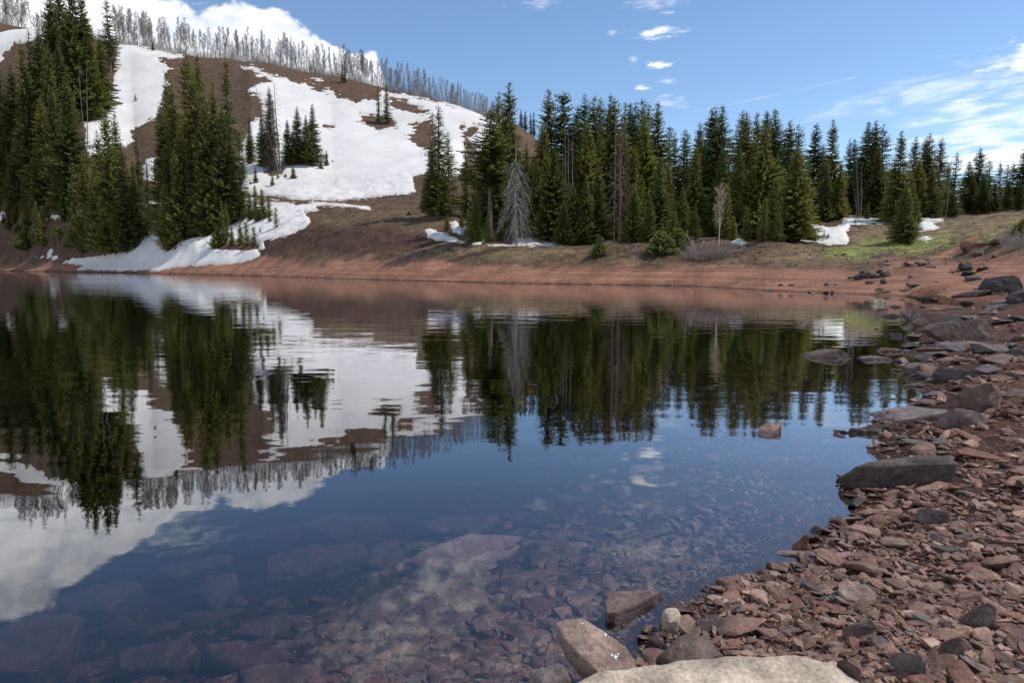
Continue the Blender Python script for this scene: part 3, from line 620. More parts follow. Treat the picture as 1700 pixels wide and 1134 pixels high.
LIST = [
 # stand, kind, px, top, base, Y, width, tint
 ('hill', 'broad', 93, -22, None, 262, 1.0, DK), ('hill', 'broad', 110, -42, None, 268, 1.1, MD), ('hill', 'broad', 132, -38, None, 258, 1.1, DK), ('hill', 'tall', 148, -28, None, 262, 1.1, MD),
 ('hill', 'tall', 147, 18, 190, None, 1.1, OL), ('hill', 'open', 180, -8, 122, None, 1.15, DK), ('hill', 'tall', 72, 38, None, 250, 1.0, DK), ('hill', 'slim', 59, 46, None, 248, 1.0, DK), ('hill', 'tall', 48, 60, None, 245, .9, MD),
 ('hill', 'tall', 88, 70, None, 240, 1.0, MD), ('hill', 'tall', 108, 62, None, 245, 1.0, DK), ('hill', 'tall', 168, 60, 195, None, 1.1, DK), ('hill', 'tall', 128, 80, 200, None, 1.1, DK),
 ('left', 'broad', 4, 98, None, 268, 1.1, DK), ('left', 'broad', 28, 104, None, 258, 1.1, DK), ('left', 'tall', -22, 85, None, 270, 1.1, MD), ('left', 'tall', 48, 118, None, 256, 1.0, OL), ('left', 'broad', -45, 130, None, 272, 1.2, DK),
 ('left', 'tall', 10, 150, None, 264, 1.2, DK), ('left', 'broad', 35, 205, None, 248, 1.0, DK), ('left', 'broad', -8, 220, None, 266, 1.2, DK), ('left', 'tall', 96, 140, None, 222, 1.0, DK),
 ('left', 'tall', 75, 158, None, 226, 1.0, OL), ('left', 'tall', 118, 126, None, 205, 1.1, DK), ('left', 'tall', 100, 225, None, 208, .95, MD), ('left', 'tall', 140, 248, None, 178, .95, OL), ('left', 'slim', 122, 266, None, 182, 1, MD),
 ('left', 'broad', 185, 176, None, 166, .90, OL), ('left', 'tall', 196, 182, None, 172, .9, MD), ('left', 'tall', 168, 214, None, 170, .9, MD), ('left', 'tall', 178, 240, 412, None, .85, MD), ('left', 'tall', 160, 262, 408, None, .8, OL), ('left', 'tall', 205, 232, None, 162, .8, DK),
 ('left', 'slim', 233, 224, None, 178, .9, DK), ('left', 'tall', 222, 262, None, 165, .8, DK), ('left', 'slim', 245, 268, None, 168, .9, DK),
 ('left', 'young', 60, 332, 412, None, .75, MD), ('left', 'bush', 45, 375, 417, None, 1.0, MD), ('left', 'young', 25, 340, 375, None, 1.0, OL), ('left', 'young', 92, 368, 413, None, .9, OL), ('left', 'young', 108, 312, 372, None, .9, MD),
 ('left', 'young', 130, 346, 412, None, 1.0, DK), ('left', 'young', 148, 362, 415, None, .9, DK), ('left', 'young', 170, 350, 416, None, .8, OL), ('left', 'bush', 190, 395, 416, None, .8, DK), ('left', 'slim', 213, 352, 402, None, .8, OL), ('left', 'slim', 243, 360, 394, None, .8, MD), ('left', 'young', 80, 330, 368, None, .9, MD), ('left', 'young', 6, 352, 374, None, .9, DK),
 ('left', 'young', 277, 303, 416, None, 1.08, BR),
 ('tower', 'tall', 322, 77, None, 160, .95, OL), ('tower', 'tall', 331, 84, None, 163, .95, MD), ('tower', 'broad', 286, 118, None, 158, .75, MD), ('tower', 'tall', 300, 128, None, 154, .9, OL), ('tower', 'tall', 327, 112, None, 152, 1.0, OL), ('tower', 'broad', 345, 150, None, 148, .85, MD), ('tower', 'tall', 360, 130, None, 150, .95, OL),
 ('tower', 'slim', 381, 97, None, 156, 1.25, DK), ('tower', 'tall', 273, 165, None, 156, .8, MD), ('tower', 'broad', 300, 200, None, 148, .7, MD), ('tower', 'broad', 325, 210, 388, None, .75, OL), ('tower', 'tall', 278, 235, None, 150, .8, DK), ('tower', 'tall', 372, 170, None, 147, .85, DK), ('tower', 'broad', 350, 240, 386, None, .7, MD),
 ('tower', 'slim', 398, 215, 370, None, 1.1, DK), ('tower', 'slim', 388, 190, None, 148, 1.1, DK), ('tower', 'slim', 368, 330, 402, None, .8, OL), ('tower', 'slim', 376, 333, 404, None, .8, OL),
 ('bank', 'bush', 362, 380, 410, None, .8, MD), ('bank', 'young', 385, 375, 410, None, .8, MD), ('bank', 'young', 399, 366, 408, None, .7, OL), ('bank', 'sapling', 410, 368, 408, None, .9, DK), ('bank', 'sapling', 422, 376, 409, None, 1, DK), ('bank', 'young', 372, 368, 408, None, .7, DK),
 ('bank', 'young', 414, 318, 368, None, .9, MD), ('bank', 'young', 424, 306, 366, None, .9, MD), ('bank', 'young', 435, 312, 367, None, .9, MD), ('bank', 'young', 446, 322, 362, None, .8, OL), ('bank', 'sapling', 458, 344, 383, None, .9, DK), ('bank', 'sapling', 448, 351, 371, None, .9, DK), ('bank', 'sapling', 432, 376, 388, None, .8, DK), ('bank', 'bush', 428, 350, 370, None, .5, DK),
 ('island', 'tall', 415, 192, 275, None, .7, DK), ('island', 'slim', 403, 240, 300, None, 1.1, DK), ('island', 'tall', 446, 140, 282, None, .85, DK), ('island', 'tall', 436, 185, 280, None, .9, DK), ('island', 'tall', 477, 196, 276, None, .9, DK), ('island', 'tall', 493, 174, 277, None, 1.05, MD), ('island', 'tall', 507, 188, 275, None, .95, DK), ('island', 'tall', 519, 169, 278, None, 1.05, MD), ('island', 'tall', 486, 215, 277, None, .9, OL),
 ('island', 'young', 542, 248, 278, None, .7, DK), ('island', 'young', 533, 262, 283, None, .8, OL), ('island', 'sapling', 552, 264, 272, None, 1, DK), ('island', 'young', 487, 272, 299, None, .9, OL), ('island', 'young', 452, 286, 310, None, .8, DK), ('island', 'sapling', 461, 288, 299, None, 1, DK), ('island', 'young', 424, 276, 306, None, .9, DK), ('island', 'bush', 474, 288, 296, None, .5, DK), ('island', 'sapling', 415, 296, 306, None, 1, DK),
 ('lone', 'slim', 628, 139, 205, None, .95, DK), ('lone', 'slim', 642, 137, 206, None, 1.15, DK),
 ('lone', 'sapling', 225, 156, 170, None, 1.1, DK), ('lone', 'young', 254, 68, 84, None, .9, DK), ('lone', 'slim', 568, 96, 137, None, .8, DK), ('lone', 'slim', 572, 98, 138, None, .8, DK), ('lone', 'bush', 679, 350, 357, None, .8, MD),
 ('pair', 'slim', 727, 171, 358, None, 1.35, MD), ('pair', 'slim', 745, 215, 356, None, 1.3, OL), ('pair', 'slim', 773, 236, 362, None, 1.1, DK), ('pair', 'young', 704, 306, 350, None, .8, MD), ('pair', 'tall', 715, 235, 358, None, .8, DK), ('pair', 'slim', 737, 262, 362, None, 1.3, MD),
 ('pair', 'young', 742, 354, 384, None, .8, OL), ('pair', 'young', 766, 352, 380, None, .8, OL), ('pair', 'slim', 787, 290, None, 88, 1.1, DK), ('pair', 'young', 790, 328, 402, None, .9, MD),
 ('mid', 'broad', 840, 132, None, 96, .85, OL), ('mid', 'tall', 828, 148, None, 98, .9, OL), ('mid', 'high', 813, 178, 400, None, 1.4, MD), ('mid', 'tall', 822, 200, None, 92, .9, MD), ('mid', 'tall', 850, 190, None, 94, .9, MD), ('mid', 'tall', 800, 240, None, 93, .9, OL), ('mid', 'young', 811, 354, 403, None, .8, MD), ('mid', 'young', 849, 368, 403, None, .9, DK), ('mid', 'young', 832, 345, 400, None, .8, DK),
 ('mid', 'broad', 872, 232, None, 96, .8, OL), ('mid', 'tall', 884, 262, None, 92, .8, DK), ('mid', 'broad', 862, 285, None, 90, .8, MD),
 ('gap', 'slim', 865, 179, None, 290, 1.1, DK), ('gap', 'slim', 872, 182, None, 285, 1.1, DK), ('gap', 'slim', 881, 186, None, 280, 1.0, DK), ('gap', 'slim', 886, 184, None, 292, 1.0, DK),
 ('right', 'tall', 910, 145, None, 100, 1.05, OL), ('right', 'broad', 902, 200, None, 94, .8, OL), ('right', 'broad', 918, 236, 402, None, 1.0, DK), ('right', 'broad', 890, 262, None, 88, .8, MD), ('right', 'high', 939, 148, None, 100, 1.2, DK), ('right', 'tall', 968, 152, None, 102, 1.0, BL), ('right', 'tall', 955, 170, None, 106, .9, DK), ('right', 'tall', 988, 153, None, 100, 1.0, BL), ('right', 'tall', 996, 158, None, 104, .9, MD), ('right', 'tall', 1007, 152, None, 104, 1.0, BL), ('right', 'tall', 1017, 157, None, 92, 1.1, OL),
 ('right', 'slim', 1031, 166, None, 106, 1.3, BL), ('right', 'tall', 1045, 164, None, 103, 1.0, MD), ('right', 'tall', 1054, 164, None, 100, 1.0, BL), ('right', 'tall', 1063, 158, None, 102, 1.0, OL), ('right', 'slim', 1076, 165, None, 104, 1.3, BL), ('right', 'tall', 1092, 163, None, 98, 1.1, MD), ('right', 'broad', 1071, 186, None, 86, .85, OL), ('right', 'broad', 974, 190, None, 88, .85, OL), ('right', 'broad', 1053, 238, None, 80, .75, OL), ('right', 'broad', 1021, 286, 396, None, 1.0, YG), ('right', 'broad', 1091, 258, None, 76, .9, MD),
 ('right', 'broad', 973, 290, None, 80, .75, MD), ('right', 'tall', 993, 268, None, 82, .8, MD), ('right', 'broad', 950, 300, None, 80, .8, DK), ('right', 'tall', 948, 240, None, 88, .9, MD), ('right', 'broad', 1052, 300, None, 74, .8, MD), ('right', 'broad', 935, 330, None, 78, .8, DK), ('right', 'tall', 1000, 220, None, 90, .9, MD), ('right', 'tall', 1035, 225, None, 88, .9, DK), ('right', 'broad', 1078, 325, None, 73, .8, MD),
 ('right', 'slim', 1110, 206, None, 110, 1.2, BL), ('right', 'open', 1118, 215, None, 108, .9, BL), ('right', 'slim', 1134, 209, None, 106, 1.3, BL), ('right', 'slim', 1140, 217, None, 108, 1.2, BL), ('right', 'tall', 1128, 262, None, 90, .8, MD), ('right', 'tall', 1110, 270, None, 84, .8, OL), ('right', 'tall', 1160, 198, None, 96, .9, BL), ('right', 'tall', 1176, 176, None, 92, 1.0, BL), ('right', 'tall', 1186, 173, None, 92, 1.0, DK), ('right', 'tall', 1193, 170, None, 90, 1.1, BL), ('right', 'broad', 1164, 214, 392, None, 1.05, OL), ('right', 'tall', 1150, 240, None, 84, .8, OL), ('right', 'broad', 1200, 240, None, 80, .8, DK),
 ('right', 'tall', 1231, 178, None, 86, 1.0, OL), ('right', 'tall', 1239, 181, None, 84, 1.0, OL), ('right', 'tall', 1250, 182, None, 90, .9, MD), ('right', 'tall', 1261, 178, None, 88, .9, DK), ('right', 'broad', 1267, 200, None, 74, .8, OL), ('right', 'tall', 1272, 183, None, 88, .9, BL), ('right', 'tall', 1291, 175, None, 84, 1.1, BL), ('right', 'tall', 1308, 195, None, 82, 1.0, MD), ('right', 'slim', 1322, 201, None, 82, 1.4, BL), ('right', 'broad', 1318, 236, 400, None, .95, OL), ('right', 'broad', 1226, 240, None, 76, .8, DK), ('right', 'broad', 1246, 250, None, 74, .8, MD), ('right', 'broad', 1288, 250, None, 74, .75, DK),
 ('right', 'young', 1118, 348, 404, None, .9, MD), ('right', 'young', 1206, 304, 396, None, .9, OL), ('right', 'young', 1218, 358, 400, None, .8, OL), ('right', 'young', 1268, 325, 402, None, .7, MD), ('right', 'young', 1240, 340, 400, None, .8, MD), ('right', 'young', 1292, 350, 402, None, .7, MD),
 ('far', 'tall', 1347, 201, None, 100, 1.1, DK), ('far', 'broad', 1381, 194, None, 90, .80, OL), ('far', 'open', 1406, 226, None, 104, .9, BL), ('far', 'tall', 1416, 227, None, 104, .9, BL), ('far', 'tall', 1437, 198, None, 98, 1.1, BL), ('far', 'tall', 1447, 197, None, 96, 1.1, BL), ('far', 'open', 1464, 201, None, 96, 1.0, BL), ('far', 'broad', 1370, 260, None, 88, .6, MD), ('far', 'broad', 1392, 262, None, 88, .6, OL), ('far', 'tall', 1360, 235, None, 102, .8, DK), ('far', 'tall', 1425, 250, None, 100, .9, DK), ('far', 'tall', 1455, 240, None, 92, .9, DK),
 ('clump', 'broad', 1495, 214, None, 76, .85, OL), ('clump', 'broad', 1503, 300, 404, None, .75, MD), ('clump', 'tall', 1483, 260, None, 78, .7, OL), ('clump', 'broad', 1515, 300, None, 74, .6, MD),
 ('far', 'tall', 1513, 224, None, 92, .9, OL), ('far', 'tall', 1532, 225, None, 94, .9, OL), ('far', 'tall', 1544, 216, None, 94, 1.0, BL), ('far', 'tall', 1557, 225, None, 96, 1.0, MD), ('far', 'tall', 1525, 260, None, 90, .9, OL), ('far', 'tall', 1545, 275, None, 90, .9, MD), ('far', 'open', 1583, 250, None, 98, 1.0, BL), ('far', 'young', 1580, 308, None, 88, 1.0, BL), ('far', 'tall', 1605, 264, None, 104, 1.0, BL), ('far', 'tall', 1623, 243, None, 102, 1.2, BL), ('far', 'slim', 1639, 264, None, 106, 1.3, DK), ('far', 'open', 1658, 264, None, 104, 1.0, BL), ('far', 'slim', 1668, 270, None, 108, 1.2, DK), ('far', 'open', 1679, 265, None, 104, 1.0, BL), ('far', 'tall', 1696, 243, None, 96, 1.2, DK), ('far', 'tall', 1570, 268, None, 100, .9, DK),
 ('far', 'tall', 1614, 290, None, 96, .9, DK), ('far', 'tall', 1632, 290, None, 94, .9, DK), ('far', 'tall', 1650, 300, None, 92, .9, DK), ('far', 'tall', 1672, 296, None, 92, .9, DK), ('far', 'tall', 1690, 300, None, 90, .9, DK), ('far', 'young', 1440, 335, 364, None, .8, BL), ('far', 'tall', 1720, 230, None, 94, 1.2, DK), ('far', 'tall', 1745, 250, None, 92, 1.2, DK), ('far', 'tall', 1770, 235, None, 96, 1.2, DK),
 ('left', 'young', 15, 345, 385, None, 1.1, DK), ('left', 'bush', 30, 372, 390, None, 1.1, DK), ('left', 'young', 70, 340, 388, None, 1.1, MD), ('left', 'bush', 100, 378, 398, None, 1.1, DK), ('left', 'young', 45, 336, 384, None, 1.1, DK), ('left', 'bush', 118, 385, 412, None, 1.0, DK), ('left', 'bush', 75, 392, 412, None, .9, OL), ('left', 'young', 158, 372, 414, None, 1.2, MD), ('left', 'bush', 142, 390, 418, None, 1.0, MD), ('left', 'bush', 225, 396, 412, None, .8, DK), ('left', 'tall', 20, 262, 374, None, .9, MD), ('left', 'tall', -15, 268, 376, None, .9, DK), ('left', 'tall', 62, 270, 376, None, .8, DK), ('left', 'tall', 42, 290, 372, None, .9, OL), ('left', 'tall', 108, 262, 378, None, .8, DK),
 ('snowsap', 'sapling', 1347, 374, 394, None, .8, MD), ('snowsap', 'sapling', 1354, 391, 403, None, .8, MD), ('snowsap', 'sapling', 1368, 384, 398, None, .8, DK), ('snowsap', 'sapling', 1375, 386, 399, None, .8, DK), ('snowsap', 'sapling', 1359, 383, 390, None, .9, DK), ('snowsap', 'sapling', 1420, 366, 372, None, .8, DK),
 ('low', 'bush', 996, 394, 425, None, .85, MD), ('low', 'bush', 1097, 384, 423, None, .95, MD), ('low', 'bush', 1125, 378, 412, None, .9, MD), ('low', 'bush', 1700, 362, 388, None, 1.2, OL), ('low', 'young', 1100, 372, 412, None, .8, OL), ('low', 'bush', 1720, 366, 392, None, 1.2, OL)]
for (st, kind, px_, top, base, Y, wf, tint) in LIST:
    tree(kind, px_, top, base, Y, wf, tint, stand=st, name='spruce_shrub' if kind == 'bush' else 'spruce_sapling' if kind in ('sapling',) else 'spruce_tree')
STN = {'hill': 'in the high grove left of the snow chute', 'left': 'in the dense left bank stand', 'tower': 'in the towering clump beside the chute', 'bank': 'on the snowy left bank',
 'island': 'in the grove on the snowfield', 'lone': 'alone on the open hill', 'pair': 'in the narrow group right of the snowfield', 'mid': 'just left of the grey dead spruce',
 'gap': 'far uphill behind the grey dead spruce', 'right': 'in the wide forest across the lake', 'far': 'behind the right-hand snow patch', 'clump': 'in the free-standing meadow clump', 'snowsap': 'on the right-hand snow patch', 'low': 'on top of the red bank'}
TNM = {DK: 'dark', MD: 'mid green', OL: 'olive green', BR: 'bright green', BL: 'bluish dark', YG: 'yellow-green'}
KNM = {'broad': 'broad spruce', 'tall': 'tall spruce', 'slim': 'slender spire fir', 'open': 'thin-crowned spruce', 'high': 'spruce with a bare lower trunk', 'young': 'young spruce', 'sapling': 'tiny fir sapling', 'bush': 'low bushy spruce'}
for st in STN:
    L = sorted([p for p in PLACED if p['stand'] == st], key=lambda p: p['px'])
    keys = {}
    for p in L: keys.setdefault((p['tint'], p['kind']), []).append(p)
    for (ti, ki), q in keys.items():
        for j, p in enumerate(q):
            a_, b_ = ('', '') if len(q) == 1 else (ordn(j)+' ', ' from left')
            tag(p['o'], f"{a_}{TNM[ti]} {KNM[ki]}{b_} {STN[st]}", 'shrub' if ki == 'bush' else 'tree', 'conifers '+STN[st])
tag([p for p in PLACED if p['px'] == 628][0]['o'], 'left one of the two dark firs in the bare brown ring on the snowfield', 'tree', 'pair of firs in the bare ring on the snowfield')
tag([p for p in PLACED if p['px'] == 642][0]['o'], 'right and thicker of the two dark firs in the bare brown ring', 'tree', 'pair of firs in the bare ring on the snowfield')
tag([p for p in PLACED if p['px'] == 225][0]['o'], 'tiny lone dark fir in the middle of the snow chute', 'tree', 'conifers standing alone on the open hill')
tag([p for p in PLACED if p['px'] == 277][0]['o'], 'bright green young spruce at the edge of the snow on the left bank', 'tree')
tag([p for p in PLACED if p['px'] == 1021][0]['o'], 'brightest yellow-green spruce at the front of the forest across the lake', 'tree')
FR = random.Random(31)
for k_ in range(24):
    a_ = 868+k_*20+FR.uniform(-6, 6)
    if abs(a_-918) < 14 or abs(a_-1193) < 12 or abs(a_-1021) < 16: continue
    tree(FR.choice(['young', 'broad', 'tall']), a_, FR.uniform(285, 345), FR.uniform(392, 399), None, FR.uniform(.7, .95), FR.choice([MD, OL, DK]), label='smaller spruce filling the front row of the wide forest across the lake', group='smaller spruces in the front row of the wide forest', stand='fill')
# the depth of the forest: trees between and behind the ones one can tell apart
DEEP = []
def filler(n, x0, x1, topf, Ya, Yb, lab, grp, seed, kinds=('tall', 'tall', 'broad', 'slim')):
    R = random.Random(seed)
    for i_ in range(n):
        px_ = x0+(x1-x0)*(i_+R.random())/n; Y = R.uniform(Ya, Yb); tp = topf(px_)+R.uniform(0, 45)
        tree(R.choice(kinds), px_, tp, None, Y, R.uniform(.85, 1.05), R.choice([DK, MD, BL, DK]), collect=DEEP)
filler(64, 800, 1335, lambda x: np.interp(x, [800, 840, 870, 910, 1090, 1115, 1150, 1190, 1335], [230, 175, 260, 190, 205, 265, 240, 205, 215]), 98, 122, 'dark spruce deep inside the wide forest across the lake, mostly hidden by nearer trees', 'spruces deep inside the wide forest', 4)
filler(40, 1335, 1720, lambda x: np.interp(x, [1335, 1400, 1450, 1480, 1550, 1590, 1720], [250, 275, 230, 260, 250, 300, 285]), 104, 125, 'dark spruce deep in the forest behind the right-hand snow patch, mostly hidden', 'spruces deep behind the right-hand snow patch', 6)
filler(16, 1560, 1730, lambda x: np.interp(x, [1560, 1600, 1730], [262, 285, 268]), 100, 125, 'dark spruce at the thin far right end of the forest, behind others', 'spruces at the far right end of the forest', 12)
filler(14, 265, 385, lambda x: np.interp(x, [265, 325, 385], [215, 140, 190]), 158, 168, 'dark spruce hidden inside the towering clump right of the snow chute', 'spruces inside the towering clump', 8, ('tall', 'broad'))
filler(16, -60, 135, lambda x: np.interp(x, [-60, 50, 135], [180, 180, 215]), 264, 282, 'dark spruce hidden inside the dense stand on the left bank', 'spruces inside the left bank stand', 9, ('tall', 'broad'))

# the hidden depth of the forest nobody could count: one object that plants the same trees at its points
root_c = bpy.data.collections.new('forest_sources'); keyz = []
for kk in ('broad', 'slim', 'tall'):
    for vi_, (cm_, tm_) in enumerate(V[kk]):
        cc_ = bpy.data.collections.new(f'{len(keyz):02d}_{kk}_spruce'); root_c.children.link(cc_); keyz.append((kk, vi_))
        for m_ in (cm_, tm_):
            oo_ = bpy.data.objects.new('spruce_part', m_); oo_.color = (.78, .92, .86, 1); cc_.objects.link(oo_)
fm = bpy.data.meshes.new('background_forest'); fm.from_pydata([d[0] for d in DEEP], [], [])
a1 = fm.attributes.new('turn', 'FLOAT', 'POINT'); a2 = fm.attributes.new('grow', 'FLOAT_VECTOR', 'POINT'); a3 = fm.attributes.new('pick', 'INT', 'POINT')
for k_, d in enumerate(DEEP):
    a1.data[k_].value = d[1]; a2.data[k_].vector = d[2]; a3.data[k_].value = keyz.index((d[3], d[4]))
fo = link('background_forest', fm); tag(fo, 'dark depth of the spruce forest behind the nearer trees', 'forest', kind='stuff')
ng = bpy.data.node_groups.new('plant_trees', 'GeometryNodeTree')
ng.interface.new_socket('Geometry', in_out='INPUT', socket_type='NodeSocketGeometry'); ng.interface.new_socket('Geometry', in_out='OUTPUT', socket_type='NodeSocketGeometry')
gi = ng.nodes.new('NodeGroupInput'); go_ = ng.nodes.new('NodeGroupOutput'); ip = ng.nodes.new('GeometryNodeInstanceOnPoints'); ci = ng.nodes.new('GeometryNodeCollectionInfo')
ci.inputs['Collection'].default_value = root_c; ci.inputs['Separate Children'].default_value = True; ci.inputs['Reset Children'].default_value = True
def named(nm_, ty_):
    n_ = ng.nodes.new('GeometryNodeInputNamedAttribute'); n_.data_type = ty_; n_.inputs['Name'].default_value = nm_; return n_.outputs['Attribute']
cx3 = ng.nodes.new('ShaderNodeCombineXYZ'); ng.links.new(named('turn', 'FLOAT'), cx3.inputs[2])
ng.links.new(gi.outputs[0], ip.inputs['Points']); ng.links.new(ci.outputs[0], ip.inputs['Instance']); ip.inputs['Pick Instance'].default_value = True
ng.links.new(named('pick', 'INT'), ip.inputs['Instance Index']); ng.links.new(cx3.outputs[0], ip.inputs['Rotation']); ng.links.new(named('grow', 'FLOAT_VECTOR'), ip.inputs['Scale'])
ng.links.new(ip.outputs[0], go_.inputs[0]); md = fo.modifiers.new('plant_trees', 'NODES'); md.node_group = ng

# ------------------------------------------------------------------ bare aspens on the ridge
def bare_mesh(seed, H=15., R=2.0, start=.3, nlimb=34, twigs=10, tw=.02, up=1.1, bend=.3, bark=M_ASP, twig=M_TWIG, lean=0, tk_=.0085):
    rng = np.random.default_rng(seed); zz = np.linspace(0, H, 14)
    ph = rng.uniform(0, 6, 2); wx = bend*np.sin(zz/H*4+ph[0])*zz/H+lean*zz; wy = bend*np.cos(zz/H*3.3+ph[1])*zz/H
    wx -= wx[0]; wy -= wy[0]
    tr = tk_*H*(1-zz/H)**.8+.006
    tm = make_mesh('trunk', *tube(np.stack([wx, wy, zz], 1), tr, 7), 4, [bark])
    A = []; B = []; Wa = []; Wb = []
    for k in range(nlimb):
        f = start+(1-start)*(k+rng.random())/nlimb; z0 = f*H; p = np.array([np.interp(z0, zz, wx), np.interp(z0, zz, wy), z0])
        a = rng.uniform(0, 6.28); L = R*(1-((f-start)/(1-start))**1.6*.75)*rng.uniform(.6, 1.15)
        if f < start+.1: L *= .7
        d = np.array([math.cos(a), math.sin(a), up*rng.uniform(.7, 1.4)]); d /= np.linalg.norm(d)
        q = p+d*L*.5; d2 = d+np.array([0, 0, .35]); d2 /= np.linalg.norm(d2); e = q+d2*L*.6
        w0 = .006*L+.012*(1-f)+.008
        A += [p, q]; B += [q, e]; Wa += [w0*1.3, w0*.8]; Wb += [w0*.8, w0*.3]
        for j in range(twigs):
            s = rng.uniform(.2, 1); base = p+(q-p)*min(1, s*2) if s < .5 else q+(e-q)*(s*2-1)
            td = d2+rng.normal(0, .55, 3)+np.array([0, 0, .3]); td /= np.linalg.norm(td); tl = rng.uniform(.3, .9)*min(1, R/1.6)
            A.append(base); B.append(base+td*tl); Wa.append(tw); Wb.append(tw*.4)
            for j2 in range(2):
                b2 = base+td*tl*rng.uniform(.3, .9); t2 = td+rng.normal(0, .6, 3); t2 /= np.linalg.norm(t2)
                A.append(b2); B.append(b2+t2*tl*.55); Wa.append(tw*.7); Wb.append(tw*.3)
    co, q = ribbon(np.array(A), np.array(B), np.array(Wa)[:, None], np.array(Wb)[:, None], rng)
    bmh = make_mesh('branches', co, q, 4, [twig], smooth=False)
    return bmh, tm
ASP = [bare_mesh(s, 15, r, st, 44, 14, .017, u_, .5, tk_=.0055) for s, r, st, u_ in ((201, 2.6, .25, 1.3), (202, 2.2, .33, 1.5), (203, 3.0, .18, 1.1), (204, 2.0, .38, 1.2), (205, 2.8, .28, 1.6), (206, 1.7, .45, 1.0), (207, 3.2, .3, 1.3))]
R = random.Random(77)
RIDGE = [(-120, 8), (0, 39), (75, 50), (200, 76), (305, 94), (400, 108), (500, 128), (560, 134), (640, 152), (700, 166), (760, 181), (815, 195), (835, 203)]
def ridge_aspen(px_, dy, tall, group, label):
    y_ = np.interp(px_, [a for a, b in RIDGE], [b for a, b in RIDGE])
    # the crest is the highest sight angle of the hill in this direction
    Ys = np.linspace(230, 460, 200); Xs = (px_-CX)/F*Ys*1.02; z = height(Xs, Ys, False); k = int(np.argmax((z-EYE)/Ys))
    Y = Ys[k]+dy; X = x_of(px_, y_, Y); zz_ = hz(X, Y)
    hgt = (tall/F*Y)
    b_, m_ = ASP[R.randrange(7)]; s = hgt/15
    o = empty('aspen_tree', (X, Y, zz_-.2), R.uniform(0, 6.28)); o.scale = (s*R.uniform(.75, 1.35),)*2+(s,)
    o.rotation_euler[0] = R.gauss(0, .05); o.rotation_euler[1] = R.gauss(0, .06)
    link('branches', b_, o); link('trunk', m_, o); tag(o, label, 'tree', group)
def gapn(x): return 0.5+.5*math.sin(x*.11)+.35*math.sin(x*.031+1)
x = -40
while x < 830:
    if x < 72 or x > 192:
        hgt = np.interp(x, [-40, 60, 200, 400, 640, 700, 830], [47, 46, 54, 45, 43, 39, 33])*R.choice([R.uniform(.45, .8), R.uniform(.78, 1.1), R.uniform(.85, 1.1)])*(1+.10*math.sin(x*.19)+.06*math.sin(x*.067))
        if x < 75: gp = 'on the snowy skyline at the far left'
        elif x < 252: gp = 'directly above the snow chute'
        elif x < 330: gp = 'on the thin snow strip above the brown slope'
        elif x < 400: gp = 'above the towering spruce clump'
        elif x < 480: gp = 'on the brown crest above the leaning dead trunks'
        elif x < 560: gp = 'on the brown crest left of the two ridge firs'
        elif x < 632: gp = 'on the crest right of the two ridge firs, against white cloud'
        elif x < 720: gp = 'on the crest above the bare ring, against blue sky'
        else: gp = 'at the low right end of the ridge, against blue sky'
        lab = 'bare leafless aspen '+gp; gp = 'bare aspens '+gp
        ridge_aspen(x, R.uniform(-4, 22), hgt, gp, lab)
    x += R.uniform(.5, 3.9)*(1.35 if gapn(x) < .25 else .84)
rgt = np.random.default_rng(88); A_ = []; B_ = []; W_ = []
for k_ in range(330):
    xk = rgt.uniform(-60, 835)
    if 78 < xk < 188: continue
    Ys = np.linspace(230, 460, 120); Xs = (xk-CX)/F*Ys*1.02; zk = height(Xs, Ys, False); Yk = Ys[int(np.argmax((zk-EYE)/Ys))]+rgt.uniform(-1, 16); Xk = (xk-CX)/F*Yk*1.02
    m_ = 46; px0 = Xk+rgt.normal(0, 2.2, m_); py0 = Yk+rgt.normal(0, 2.5, m_); pz0 = height(px0, py0); hh_ = rgt.gamma(2.2, 1.5, m_)*np.interp(xk, [0, 830], [1.15, .75])
    d_ = np.stack([rgt.normal(0, .22, m_), rgt.normal(0, .22, m_), np.ones(m_)], 1); p0 = np.stack([px0, py0, pz0], 1); p1 = p0+d_*hh_[:, None]
    A_.append(p0); B_.append(p1); W_.append(np.full(m_, .03))
    for j_ in range(3):
        f_ = rgt.uniform(.3, .95, m_)[:, None]; q0 = p0+(p1-p0)*f_; dd = np.stack([rgt.normal(0, .6, m_), rgt.normal(0, .6, m_), rgt.uniform(.4, 1.2, m_)], 1); A_.append(q0); B_.append(q0+dd*hh_[:, None]*.3); W_.append(np.full(m_, .018))
Wt = np.concatenate(W_)[:, None]; co_, q_ = ribbon(np.concatenate(A_), np.concatenate(B_), Wt, Wt*.4, rgt)
tag(link('aspen_thicket', make_mesh('aspen_thicket', co_, q_, 4, [M_TWIG], smooth=False)), 'thin leafless aspen undergrowth along the ridge line', 'undergrowth', kind='stuff')

